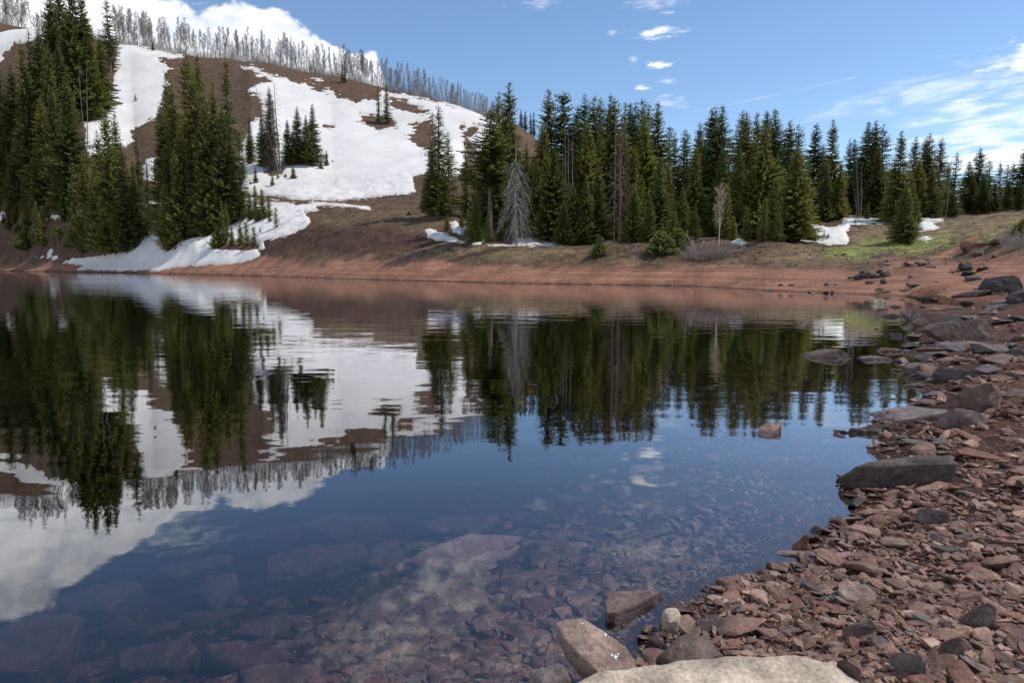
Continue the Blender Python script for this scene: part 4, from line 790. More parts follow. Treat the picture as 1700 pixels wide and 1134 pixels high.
# ------------------------------------------------------------------ dead trees, young aspens, brush
def dead_spruce_mesh(seed, H, R_, start, n, droop, w, bark, twigs=10, power=.8, bareTop=0.):
    rng = np.random.default_rng(seed); zz = np.linspace(0, H, 14)
    tr = .012*H*(1-zz/H)**.9+.02
    tm = make_mesh('trunk', *tube(np.stack([.06*np.sin(zz*.5), .05*np.cos(zz*.4)-.05, zz], 1), tr, 8), 4, [bark])
    A = []; B = []; Wa = []; Wb = []
    for k in range(n):
        f = start+(1-bareTop-start)*(k/n)**.9; z0 = H*f; a = k*2.399+rng.normal(0, .3); L = R_*(1-(f-start)/(1-start))**power*rng.uniform(.35, 1.25)*(.55+.45*min(1, (f-start)/.12))+.2
        ss = np.linspace(0, 1, 7); dx = np.array([math.cos(a), math.sin(a)])
        dz = L*(rng.uniform(.0, .45)*ss-droop*rng.uniform(.6, 1.25)*ss**2); pp = np.stack([dx[0]*L*ss*(1-.2*ss), dx[1]*L*ss*(1-.2*ss), z0+dz], 1); pp[1:] += rng.normal(0, .04*L, (6, 3))
        ww = w*(1.6-ss*1.1)
        for i in range(6): A.append(pp[i]); B.append(pp[i+1]); Wa.append(ww[i]); Wb.append(ww[i+1])
        for j in range(twigs):
            s = rng.uniform(.25, 1); i = min(5, int(s*6)); b0 = pp[i]+(pp[i+1]-pp[i])*(s*6-i)
            td = np.array([dx[0]*.7+rng.normal(0, .5), dx[1]*.7+rng.normal(0, .5), -.7+rng.normal(0, .3)]); td /= np.linalg.norm(td); tl = rng.uniform(.2, .8)*(.3+.25*L)
            A.append(b0); B.append(b0+td*tl); Wa.append(w*.5); Wb.append(w*.2)
    co, q = ribbon(np.array(A), np.array(B), np.array(Wa)[:, None], np.array(Wb)[:, None], rng)
    # a crossed second ribbon gives every twig body
    co2, q2 = ribbon(np.array(A), np.array(B), np.array(Wa)[:, None], np.array(Wb)[:, None], rng)
    co, q = merge([(co, q), (co2, q2)])
    return make_mesh('branches', co, q, 4, [bark], smooth=False), tm
def stand_dead(meshes, H0, px_, top, base, label, Y=None, cat='dead tree', name='dead_tree', wf=1., lean=0., group=None, topx=None):
    if Y is None:
        x_, y_, z_ = on_ground(px_, base)
    else: y_ = Y; x_ = x_of(px_, base, y_)
    z_ = hz(x_, y_); H = z_of(top, y_)-z_; s = H/H0
    o = empty(name, (x_, y_, z_-.08), RNG.uniform(0, 6.28)); o.scale = (s*wf, s*wf, s)
    if topx is not None: o.rotation_euler = (0, math.atan2(x_of(topx, top, y_)-x_, H), 0); o.scale = (s*wf, s*wf, math.hypot(x_of(topx, top, y_)-x_, H)/H0)
    link('branches', meshes[0], o); link('trunk', meshes[1], o); tag(o, label, cat, group); return o
M_DEADL = bark_mat('silver_dead_wood', (.19, .172, .16), (.36, .33, .31))
D_BIG = dead_spruce_mesh(301, 15, 3.9, .10, 150, 1.15, .028, M_DEADL, 18, .42, .22)
D_RED = dead_spruce_mesh(302, 14, 2.1, .08, 130, .9, .035, M_DEADR, 16, .6)
M_DEADG = bark_mat('weathered_wood', (.13, .11, .095), (.27, .235, .205))
D_POLE = dead_spruce_mesh(303, 14, .8, .15, 16, .2, .02, M_DEADG, 3, .5)
D_POLE2 = dead_spruce_mesh(304, 14, 1.3, .05, 40, .6, .02, M_DEADG, 5, .5)
stand_dead(D_BIG, 15, 857, 224, 398, 'big grey dead spruce with weeping bare branches, in front of the forest', Y=79, wf=.9)
stand_dead(D_RED, 14, 1029, 196, 392, 'reddish brown dead spruce with short drooping twigs, behind the yellow-green spruce', Y=78, wf=.95)
stand_dead(D_RED, 14, 720, 185, 356, 'thin dead reddish tree beside the narrow spires at the right edge of the snowfield', Y=150, wf=.7)
for k, (a, t_, tx) in enumerate([(940, 190, 938), (946, 205, 943), (935, 240, 934), (950, 222, 951)]):
    stand_dead(D_POLE, 14, a, t_, 395, 'bare pale dead pole trunk standing in the forest right of the grey dead spruce', Y=84, wf=.55, topx=tx, group='dead pole trunks right of the grey dead spruce')
stand_dead(D_POLE, 14, 812, 270, 400, 'pale bare trunk rising from the clump left of the grey dead spruce', Y=86, wf=1.0)
stand_dead(D_POLE, 14, 1019, 175, 395, 'tall dark bare trunk just left of the reddish dead spruce', Y=82, wf=.45)
for k, (a, t_, tx) in enumerate([(1426, 262, 1421), (1429, 268, 1431), (1423, 300, 1416), (1421, 285, 1425)]):
    stand_dead(D_POLE2, 14, a, t_, 361, 'pale leaning dead trunk in the little cluster behind the right-hand snow patch', Y=84, wf=.8, topx=tx, group='pale dead trunks behind the right-hand snow patch')
stand_dead(D_POLE, 14, 1466, 245, 362, 'pale bare trunk standing among spruces between the dead cluster and the free-standing clump', Y=86, wf=.8)
stand_dead(D_POLE, 14, 1570, 262, 360, 'crooked leaning bare trunk right of the free-standing clump', Y=88, wf=.8, topx=1580)
stand_dead(D_POLE2, 14, 462, 130, 284, 'dead grey trunk leaning left out of the grove on the snowfield', wf=.6, topx=421)
stand_dead(D_POLE2, 14, 465, 136, 283, 'upright dead trunk, tallest in the grove on the snowfield', wf=.9, topx=455)
stand_dead(D_RED, 14, 457, 165, 285, 'brown dead fir with drooping dry branches in the grove on the snowfield', wf=.7)
stand_dead(D_RED, 14, 446, 190, 284, 'shorter brown dead fir at the left of the grove on the snowfield', wf=.8)
stand_dead(D_POLE, 14, 634, 152, 203, 'thin dead trunk between the two dark firs in the bare ring', wf=.9)
stand_dead(D_POLE2, 14, 150, 338, 402, 'broken pale snag at the water side of the left bank stand', wf=.9, topx=131)
stand_dead(D_POLE, 14, 146, 340, 398, 'thin pale dead stem crossing the broken snag on the left bank', wf=.9, topx=139)
stand_dead(D_POLE, 14, 127, 290, 345, 'thin pale dead stem behind the broken snag on the left bank', Y=185, topx=118, wf=.8)
stand_dead(D_POLE, 14, 137, 100, 190, 'pale bare trunk in front of the dark grove on the slope, left one of two', Y=236, topx=130, wf=.4)
stand_dead(D_POLE, 14, 142, 95, 190, 'pale bare trunk in front of the dark grove on the slope, right one of two', Y=236, topx=144, wf=.4)
#stand_dead(D_POLE, 14, 380, 190, 380, 'thin grey bare trunk at the right side of the towering clump', Y=144, wf=.6)
for a, t_, b_ in ((247, 385, 398), (96, 385, 416), (112, 392, 418), (300, 398, 410)):
    stand_dead(D_RED, 14, a, t_, b_, 'small grey heap of dead twiggy brush on the left bank under the trees', cat='brush', name='dead_brush', wf=2.5, group='dead brush on the left bank')
M_ASPY = bark_mat('tan_aspen_bark', (.34, .29, .20), (.52, .45, .33), 1.5)
W_ASP = bare_mesh(401, 9, 2.0, .28, 34, 14, .013, 1.3, .12, M_ASPW, M_ASPY)
stand_dead(W_ASP, 9, 1193, 311, 412, 'slender white-barked leafless aspen in front of the forest', cat='tree', name='aspen_tree')
W_CRV = bare_mesh(402, 4, .9, .3, 10, 6, .012, 1.0, .5, M_ASPW, M_ASPW)
stand_dead(W_CRV, 4, 1158, 384, 422, 'short crooked leafless sapling left of the white aspen', cat='tree', name='aspen_sapling', topx=1144)
def brush_mesh(seed, n, R_, H):
    rng = np.random.default_rng(seed); A = []; B = []; W = []
    for k in range(n):
        a = rng.uniform(0, 6.28); r0 = R_*.55*math.sqrt(rng.random()); p = np.array([math.cos(a)*r0, math.sin(a)*r0, 0])
        a2 = a+rng.normal(0, .6); d = np.array([math.cos(a2)*.6*(r0/R_+.5), math.sin(a2)*.6*(r0/R_+.5), 1.]); d /= np.linalg.norm(d); L = H*rng.uniform(.3, 1.2)
        q = p+d*L*.5; d += rng.normal(0, .25, 3); d /= np.linalg.norm(d); e = q+d*L*.5
        A += [p, q]; B += [q, e]; W += [.012, .009]
        for j in range(7):
            s = rng.uniform(.1, 1); b0 = q+(e-q)*s if rng.random() < .6 else p+(q-p)*s; td = d+rng.normal(0, .6, 3); td /= np.linalg.norm(td)
            A.append(b0); B.append(b0+td*rng.uniform(.15, .5)); W.append(.007)
    W = np.array(W)[:, None]
    co, q = ribbon(np.array(A), np.array(B), W, W*.5, rng)
    return make_mesh('leafless_shrub', co, q, 4, [M_BRUSH], smooth=False)
BR1 = brush_mesh(5, 130, 1.7, 1.7); BR2 = brush_mesh(6, 60, 1.0, .9)
for a, b_, s, lab in ((1172, 430, .95, 'largest rounded grey leafless shrub on the red bank, below the white aspen'), (1195, 428, .8, 'grey leafless shrub at the right foot of the white aspen'), (1150, 430, .75, 'grey leafless shrub left of the largest one, under the crooked sapling'),
                  (1695, 410, .8, 'grey leafless shrub beside the reddish rocks at the right edge'), (1680, 405, .5, 'small grey leafless shrub left of the one at the right edge')):
    x_, y_, z_ = on_ground(a, b_); o = link('leafless_shrub', BR1, None, (x_, y_, z_-.1)); o.scale = (s*1.2, s*1.2, s); tag(o, lab, 'shrub')
R = random.Random(3)
for k in range(26):
    a = R.choice([R.uniform(1200, 1330), R.uniform(990, 1060), R.uniform(1400, 1560), R.uniform(1600, 1690), R.uniform(430, 760)]); b_ = R.uniform(408, 428)
    if 1388 < a < 1600: b_ = R.uniform(422, 432)
    g = on_ground(a, b_)
    if g is None: continue
    o = link('leafless_shrub', BR2, None, (g[0], g[1], g[2]-.05)); s = R.uniform(.25, .5); o.scale = (s*1.6, s*1.6, s)
    tag(o, 'tiny grey tuft of dry stems on the bank above the red shore', 'shrub', 'dry tufts on the bank above the red shore')
# fallen wood
def log(pts, r, lab, m=M_DEAD, name='fallen_branch', cat='branch'):
    P_ = [Vector(p) for p in pts]; co = []
    base = P_[0]; arr = np.array([[*(p-base)] for p in P_]); k = 12
    tt = np.linspace(0, len(arr)-1, k); arr = np.stack([np.interp(tt, range(len(arr)), arr[:, i]) for i in range(3)], 1)
    arr[1:-1] += np.random.default_rng(int(abs(base.x*100))).normal(0, r*.5, (k-2, 3))
    o = link(name, make_mesh(name, *tube(arr, np.linspace(r, r*.5, k), 8), 4, [m]), None, base); tag(o, lab, cat)
def gp(px_, py_, dz=0, y0=1.5):
    g = on_ground(px_, py_, y0); return (g[0], g[1], g[2]+dz)
log([gp(592, 206, .2), gp(608, 209, .3)], .22, 'dark fallen log lying on the snow left of the bare ring', M_BARK, 'fallen_log', 'log')
log([gp(100, 362, .4), gp(128, 375, .5)], .10, 'pale fallen branch across the brown bank under the left trees')
log([gp(1340, 432, .1), gp(1362, 429, .1)], .06, 'pale stick lying on the olive bank below the right-hand snow patch')

# ------------------------------------------------------------------ rocks
def rock_mat(name, wet=True):
    m, t, b = mat(name)
    oi = t.node('ShaderNodeObjectInfo'); at = t.node('ShaderNodeAttribute', attribute_name='tone')
    geo = t.node('ShaderNodeNewGeometry'); pos = geo.outputs['Position']; tc = t.node('ShaderNodeTexCoord')
    base = at.outputs[0] if name == 'pebbles' else oi.outputs['Color']
    ob = pos if name == 'pebbles' else tc.outputs['Object']
    n1 = t.noise(pos, 7, 6, .65); n2 = t.noise(pos, 60, 4, .65); n0 = t.noise(t.scalev(pos, (5, 5, 40)), 1, 5, .6)
    c = t.mix(1, base, t.ramp(n1, .28, .72, .62, 1.40), 'MULTIPLY')
    c = t.mix(1, c, t.ramp(n2, .3, .7, .72, 1.28), 'MULTIPLY')
    c = t.mix(t.math('MULTIPLY', t.ramp(n0, .50, .62), .35), c, t.mix(1, c, (.55, .50, .50), 'MULTIPLY'))
    li = t.math('MULTIPLY', t.ramp(t.noise(pos, 14, 5, .7), .60, .68), .35)
    c = t.mix(li, c, (.26, .22, .19))
    sz = t.node('ShaderNodeSeparateXYZ'); t.put(sz.inputs[0], pos)
    wz = t.math('ADD', sz.outputs[2], t.math('MULTIPLY', t.math('SUBTRACT', n1, .5), .03))
    wt = t.ramp(wz, .02, .045, 1, 0)
    c = t.mix(t.math('MULTIPLY', wt, .6), c, t.mix(1, c, (.33, .30, .30), 'MULTIPLY'))
    t.put(b.inputs['Base Color'], c)
    t.put(b.inputs['Roughness'], t.math('SUBTRACT', .86, t.math('MULTIPLY', wt, .5))); b.inputs['Specular IOR Level'].default_value = .3
    hh = t.math('ADD', t.math('MULTIPLY', n1, .6), t.math('MULTIPLY', n2, .12)); hh = t.math('ADD', hh, t.math('MULTIPLY', n0, .30))
    t.put(b.inputs['Normal'], t.bump(hh, .9, .035))
    return m
M_ROCK = rock_mat('rock'); M_PEB = rock_mat('pebbles')

def fine_rock(points, bev=.06, maxe=.12, rough=.02, seed=0, flatten=True, cuts=2):
    """convex block of sandstone with worn edges, split faces and thin bedding"""
    bm = bmesh.new()
    for p in points: bm.verts.new(p)
    r = bmesh.ops.convex_hull(bm, input=bm.verts)
    bmesh.ops.delete(bm, geom=[v for v in bm.verts if not v.link_faces], context='VERTS')
    bmesh.ops.dissolve_limit(bm, angle_limit=math.radians(6), verts=bm.verts, edges=bm.edges)
    size = max((a.co-b_.co).length for a in bm.verts for b_ in bm.verts)
    bmesh.ops.bevel(bm, geom=list(bm.edges), offset=size*bev, offset_type='OFFSET', segments=2, profile=.6, affect='EDGES', clamp_overlap=True)
    bmesh.ops.triangulate(bm, faces=bm.faces)
    for _ in range(6):
        es = [e for e in bm.edges if e.calc_length() > maxe*size]
        if not es: break
        bmesh.ops.subdivide_edges(bm, edges=es, cuts=1, use_grid_fill=False)
        bmesh.ops.triangulate(bm, faces=[f for f in bm.faces if len(f.verts) > 3])
    bm.normal_update(); off = Vector((seed*3.7, seed*1.3, -seed*2.1))
    for v in bm.verts:
        q = v.co/size
        d = mnoise.fractal(q*3.2+off, .9, 2.1, 4)*rough*2.2 + (mnoise.cell(Vector((q.x*1.2, q.y*1.2, q.z*9))+off)-.0)*rough*.35*(1-abs(v.normal.z)) + abs(mnoise.noise(q*9+off))*rough*.5
        v.co += v.normal*d*size
    bm.normal_update()
    me = bpy.data.meshes.new('rock'); bm.to_mesh(me); bm.free()
    me.polygons.foreach_set('use_smooth', [True]*len(me.polygons)); me.materials.append(M_ROCK); me.update()
    try: me.set_sharp_from_angle(angle=math.radians(34))
    except Exception: pass
    return me
C_PINK = (.225, .160, .132); C_BRN = (.120, .085, .072); C_DRK = (.050, .042, .042); C_GRY = (.125, .104, .097); C_TAN = (.235, .185, .150); C_PALE = (.40, .33, .255); C_RDB = (.135, .070, .055)
def hero(lab, pts, col, name='boulder', cat='rock', bev=.03, rough=.014, maxe=.07, seed=1, sink=.0):
    """a rock whose corners are given as (photo x, photo y, height): each is a real point on the level plane at that height"""
    W = [Vector((*gpt(a, b_, z), z)) for a, b_, z in pts]
    c = sum(W, Vector())/len(W); c.z = min(p.z for p in W)
    ext = []
    for p in W: ext.append(p-c)
    o = link(name, fine_rock(ext, bev, maxe, rough, seed), None, c); o.color = tuple(col)+(1,); tag(o, lab, cat); return o
def box(pts_top, zt, drop, spread=0.):
    """top corners at height zt (or own heights) plus a foot under each, dropped and pushed outward"""
    P3 = [(p[0], p[1], p[2] if len(p) > 2 else zt) for p in pts_top]
    return P3, drop, spread
def stand(lab, outline, depth, col, seed=1, Y=None, **kw):
    """a block seen from the front: its outline (photo pixels) stands at one distance and runs back by depth"""
    low = max(outline, key=lambda p: p[1]); g = on_ground(low[0], low[1], 3); Y0 = Y or g[1]
    fr_ = [Vector((x_of(a, b_, Y0), Y0, z_of(b_, Y0))) for a, b_ in outline]; c = sum(fr_, Vector())/len(fr_); zb = min(p.z for p in fr_); c.z = zb
    pts_ = []
    for p in fr_:
        hgt = p.z-zb; pts_.append(p-c+Vector((0, hgt*.25, 0))); q = (p-c)*.8; pts_.append(Vector((q.x, depth+hgt*.1, (p.z-zb)*.9)))
        if hgt < .15*max(v.z-zb for v in fr_)+.01: pts_.append(p-c-Vector((0, 0, .25)))
    o = link('boulder', fine_rock(pts_, kw.get('bev', .03), .06, kw.get('rough', .016), seed), None, c); o.color = tuple(col)+(1,); tag(o, lab, 'rock'); return o
def slab(lab, top, thick, col, spread=.0, **kw):
    """top: list of (px, py, z); the sides drop by thick"""
    mpx = sum(p[0] for p in top)/len(top); mpy = sum(p[1] for p in top)/len(top); zmin = min(p[2] for p in top)
    gz = on_ground(mpx, min(mpy, 1240), 1.2)
    if mpy < 640:
        wpx = max(p[0] for p in top)-min(p[0] for p in top); lowp = max(p[1] for p in top)
        gl_ = on_ground(mpx, lowp, 3); return stand(lab, [(p[0], p[1]) for p in top], wpx*gl_[1]/F*.55, col, kw.get('seed', 1), Y=gl_[1], bev=.014, rough=.010)
    if gz and gz[2] > .012 and zmin > .025 and not kw.pop('level', False): top = [(a, b_, z-zmin+gz[2]+kw.get('sit', .03)) for a, b_, z in top]
    W = [Vector((*gpt(a, b_, z), z)) for a, b_, z in top]; c = sum(W, Vector())/len(W)
    low = []
    for i, p in enumerate(W):
        q = p+(p-c)*spread; low.append(Vector((q.x, q.y, p.z-thick*(1+.25*math.sin(i*2.1)))))
    A = W+low; base = Vector((c.x, c.y, min(p.z for p in A)))
    o = link(kw.pop('name', 'boulder'), fine_rock([p-base for p in A], kw.get('bev', .025), kw.get('maxe', .07), kw.get('rough', .012), kw.get('seed', 1)), None, base)
    o.color = tuple(col)+(1,); tag(o, lab, kw.get('cat', 'rock')); return o
# foreground
slab('big pale beige flat-topped boulder at the bottom edge of the photo', [(930,1150,.20),(990,1122,.22),(1120,1104,.24),(1250,1092,.26),(1310,1088,.27),(1375,1104,.26),(1425,1138,.22),(1500,1230,.20),(1350,1500,.2),(1000,1500,.2),(900,1250,.18)], .35, C_PALE, .04, bev=.03, rough=.010, maxe=.035, seed=3)
pinks = slab('pinkish slab with white bird droppings, tilted out of the water', [(922,1034,.20),(935,1030,.21),(968,1030,.21),(985,1042,.19),(1040,1072,.14),(1056,1110,.09),(1054,1120,.08),(1000,1124,.09),(965,1095,.12),(935,1058,.17)], .085, C_PINK, -.10, bev=.012, rough=.010, maxe=.04, seed=4)
slab('dark pointed rock at the bottom edge left of the pinkish slab', [(905,1104,.10),(925,1100,.11),(948,1118,.05),(960,1140,.02),(900,1160,.02),(870,1140,.02),(885,1112,.06)], .2, C_GRY, .25, bev=.03, rough=.02, seed=5)
slab('wet wedge-shaped rock standing in the shallow water', [(1010,983,.07),(1055,981,.06),(1096,982,.035),(1099,986,.02),(1062,1002,.035),(1022,1016,.05),(1008,1018,.045),(1005,1000,.06)], .10, C_BRN, .04, bev=.02, rough=.010, maxe=.05, seed=6)
slab('white-topped cube-like rock at the water edge', [(1099,1012,.09),(1118,1009,.10),(1131,1017,.10),(1126,1031,.08),(1110,1034,.07)], .12, C_PALE, .08, bev=.06, rough=.02, seed=7)
slab('dark grey-brown boulder half on shore, right of the pinkish slab', [(1128,1056,.10),(1150,1052,.12),(1185,1064,.12),(1200,1086,.10),(1160,1100,.08),(1110,1100,.06),(1095,1088,.05)], .18, C_BRN, .12, bev=.03, rough=.018, seed=8)
slab('small dark wet rock between the pinkish slab and the shore', [(1072,1060,.06),(1090,1056,.07),(1110,1074,.06),(1100,1082,.04),(1085,1078,.03)], .10, C_DRK, .1, bev=.04, rough=.02, seed=9)
slab('large flat pinkish stone in the middle of the pebbles', [(1391,967,.155),(1420,964,.17),(1437,975,.17),(1452,984,.16),(1456,998,.14),(1438,1002,.13),(1405,996,.13),(1392,980,.14)], .07, C_PINK, -.03, bev=.03, rough=.01, maxe=.06, seed=10)
slab('long dark slab pointing into the water from the pebbles', [(1392,796,.05),(1420,777,.15),(1470,765,.21),(1540,757,.25),(1578,758,.25),(1591,771,.21),(1575,766,.215),(1500,774,.19),(1430,789,.10)], .24, (.088,.070,.062), -.13, bev=.008, rough=.010, maxe=.035, seed=11)
slab('flat grey slab sloping into the water, its lower edge wet', [(1437,686,.00),(1475,678,.09),(1515,673,.13),(1575,681,.17),(1570,686,.15),(1500,697,.06),(1468,704,-.02)], .17, (.15,.12,.115), -.04, bev=.02, rough=.010, maxe=.05, seed=12)
slab('rough low dark rock in front of the sloping grey slab', [(1412,714,.03),(1440,706,.07),(1470,702,.09),(1480,708,.06),(1450,716,.03)], .12, C_DRK, .1, bev=.03, rough=.03, seed=13)
slab('rounded brown boulder right of the sloping grey slab', [(1548,700,.16),(1572,680,.30),(1600,677,.33),(1635,684,.28),(1642,692,.2),(1615,702,.17),(1580,706,.15)], .3, (.15,.11,.10), .06, bev=.05, rough=.02, maxe=.06, seed=14)
slab('wing-shaped brown boulder with a raised peak on the pebble shore', [(1568,662,.22),(1600,657,.28),(1628,640,.42),(1645,632,.50),(1660,645,.40),(1660,655,.30),(1625,667,.22),(1590,672,.18)], .26, (.15,.10,.082), .02, bev=.03, rough=.018, maxe=.05, seed=15)
slab('broad grey-pink rock at the waterline below two darker ones', [(1512,612,.12),(1535,605,.18),(1558,607,.20),(1568,618,.16),(1545,622,.10),(1515,619,.07)], .25, C_GRY, .05, bev=.04, rough=.02, seed=16)
slab('dark angular boulder right of the broad grey-pink rock', [(1562,625,.22),(1575,612,.36),(1600,614,.36),(1620,622,.28),(1610,632,.2),(1575,635,.16)], .3, C_DRK, .08, bev=.03, rough=.02, seed=17)
slab('broad dark boulder at the left of the rock pile', [(1544,548,.28),(1560,538,.42),(1590,536,.48),(1604,552,.36),(1595,568,.22),(1560,562,.2)], .4, C_BRN, .12, bev=.04, rough=.02, seed=20)
stand('large dark boulder at the right edge by the far end of the beach', [(1646,491),(1650,476),(1660,464),(1665,459),(1692,457),(1699,462),(1703,475),(1700,487)], 1.0, (.045,.036,.034), 21)
stand('black wedge of rock just below the large dark boulder at the right edge', [(1682,497),(1692,487),(1712,482),(1730,488),(1728,498)], .5, C_DRK, 22)
stand('grey ridge of rock between the large dark boulder and the pebbles', [(1650,507),(1655,502),(1685,496),(1700,495),(1702,503)], .4, C_GRY, 23)
stand('grey pointed slab lying below the grey rock ridge', [(1638,518),(1652,509),(1674,505),(1675,511)], .4, C_GRY, 24)
stand('jagged pointed boulder with a light streak, middle of the rock pile', [(1566,560),(1572,541),(1592,524),(1600,522),(1604,540),(1612,560)], .5, (.10,.080,.072), 18)
stand('triangular brown boulder standing upright at the right of the rock pile', [(1618,560),(1630,544),(1642,531),(1650,539),(1655,552),(1652,562),(1636,566)], .5, (.15,.105,.08), 19)
slab('pale-topped rock sitting in the water at the end of the inlet', [(1449,505,.10),(1454,496,.34),(1466,496,.36),(1477,503,.26),(1476,507,.1)], .4, C_PALE, .06, bev=.05, seed=25)
slab('flat dark rock in the water, behind the point', [(1480,510,.06),(1487,507,.12),(1497,509,.10),(1492,512,.04)], .2, C_DRK, .1, seed=26)
slab('dark flat rock breaking the water left of the beach', [(1465,526,.02),(1475,522,.10),(1488,521,.14),(1497,526,.10),(1490,530,.02)], .2, C_DRK, .02, seed=27)
slab('grey brown rocks at the tip of the beach, topmost block', [(1502,522,.1),(1508,516,.30),(1528,518,.34),(1536,527,.26),(1522,534,.1)], .3, C_GRY, .08, seed=28)
slab('brown rock under the topmost block at the tip of the beach', [(1518,536,.12),(1530,529,.26),(1542,532,.26),(1545,540,.15),(1530,543,.08)], .3, C_BRN, .1, seed=29)
slab('broad dark rock with a tan edge lying in the water', [(1334,598,0),(1350,590,0),(1378,584,0),(1402,582,0),(1410,588,0),(1420,600,0),(1390,602,0)], .25, (.085,.062,.050), .0, seed=30)
slab('thin flat rock in the water right of the broad dark one', [(1432,597,.0),(1445,593,.04),(1478,594,.05),(1484,599,.01),(1460,602,.0)], .12, C_BRN, .0, seed=31)
slab('small brown rock in the water just off the beach', [(1462,585,.01),(1472,579,.08),(1498,581,.08),(1502,586,.02)], .15, C_RDB, .0, seed=32)
slab('small dark rock in the water, leftmost off the rocky point', [(1452,549,.0),(1456,545,.05),(1464,548,.03)], .1, C_DRK, .1, seed=33)
slab('mid-sized dark rock in the water beside the point', [(1478,557,.02),(1485,553,.10),(1498,554,.12),(1500,560,.02)], .2, C_DRK, .1, seed=34)
slab('round dark stone in the water below the small brown rock', [(1480,620,.0),(1486,613,.06),(1496,614,.06),(1500,620,.0)], .15, (.10,.06,.06), .1, seed=35)
slab('thin dark stone barely above the water off the beach', [(1448,659,.0),(1462,654,.02),(1480,657,.01)], .1, C_DRK, .1, seed=36)
slab('leaning brown slab with a wet blue edge, alone in the water', [(1254,722,.0),(1262,708,.05),(1272,702,.08),(1295,701,.09),(1298,703,.08),(1284,718,.03),(1276,726,.0)], .12, (.17,.11,.09), -.05, bev=.02, seed=37)
slab('small dark stone at the water left of the low dark rock', [(1390,718,.0),(1400,714,.03),(1408,718,.01)], .08, C_DRK, .1, seed=38)
slab('orange-brown knobbly stone standing in the water', [(1316,905,.03),(1328,896,.07),(1334,888,.11),(1343,889,.11),(1344,903,.04)], .1, (.16,.085,.05), .02, bev=.06, rough=.03, seed=39)
slab('flat pale stone lying level with the water', [(1270,917,.0),(1310,914,.02),(1353,915,.03),(1350,922,.02),(1300,922,.0)], .08, C_TAN, .0, seed=40)
slab('small dark stone at the tip of the pebbles, above the orange-brown one', [(1343,881,.0),(1352,872,.05),(1362,876,.05),(1366,884,.01)], .1, C_GRY, .0, seed=41)
slab('grey-mauve flat stone among pebbles below the long dark slab', [(1521,846,.17),(1535,843,.20),(1575,850,.19),(1578,860,.15),(1545,866,.12),(1530,864,.12)], .10, C_GRY, .0, seed=42)
slab('sharp-edged grey stone at the right, with a curved back', [(1592,1028,.34),(1610,1014,.38),(1640,1000,.42),(1655,1008,.40),(1640,1025,.34),(1620,1040,.30)], .12, (.17,.13,.12), -.1, seed=43)
slab('brown blunt wedge stone near the bottom right', [(1560,1072,.31),(1580,1060,.35),(1598,1056,.36),(1602,1075,.32),(1595,1084,.28),(1575,1082,.28)], .14, C_BRN, -.05, seed=44)
slab('brown leaning block near the pale boulder', [(1388,1100,.20),(1402,1094,.24),(1430,1112,.24),(1425,1122,.2),(1395,1112,.18)], .12, C_BRN, .0, seed=45)
slab('flat brown block left of the middle of the pebbles', [(1398,1045,.22),(1410,1038,.26),(1448,1026,.27),(1452,1040,.24),(1420,1050,.2)], .12, C_BRN, .02, seed=46)
slab('dark broad flat stone low in the bottom right pebbles', [(1476,1086,.24),(1500,1082,.27),(1530,1088,.28),(1540,1104,.24),(1500,1104,.22)], .12, C_GRY, .0, seed=47)
def drop(name_, par, px_, py_, r, seed):
    from mathutils.bvhtree import BVHTree
    me0 = par.data; bv = BVHTree.FromPolygons([v.co for v in me0.vertices], [tuple(p.vertices) for p in me0.polygons])
    d = Vector(pix_dir(px_, py_)); hit, nrm, _, _ = bv.ray_cast(Vector((0, 0, EYE))-par.location, d.normalized())
    if hit is None: return
    rng = random.Random(seed); bm = bmesh.new(); n = 22
    rr_ = [rng.uniform(.35, 1.15)*r for _ in range(n)]
    ring = [bm.verts.new((math.cos(k/n*6.283)*rr_[k], math.sin(k/n*6.283)*rr_[k], -.002)) for k in range(n)]
    mid = [bm.verts.new((math.cos(k/n*6.283)*rr_[k]*.6, math.sin(k/n*6.283)*rr_[k]*.6, .0025)) for k in range(n)]; top = bm.verts.new((0, 0, .003))
    for k in range(n):
        j = (k+1) % n; bm.faces.new([ring[k], ring[j], mid[j], mid[k]]); bm.faces.new([mid[k], mid[j], top])
    me = bpy.data.meshes.new(name_); bm.to_mesh(me); bm.free(); me.materials.append(M_WHITE)
    o = link(name_, me, par); o.location = hit; o.rotation_mode = 'QUATERNION'; o.rotation_quaternion = nrm.to_track_quat('Z', 'Y'); return o
M_WHITE, t, b = mat('white_droppings'); b.inputs['Base Color'].default_value = (.8, .8, .78, 1); b.inputs['Roughness'].default_value = .9

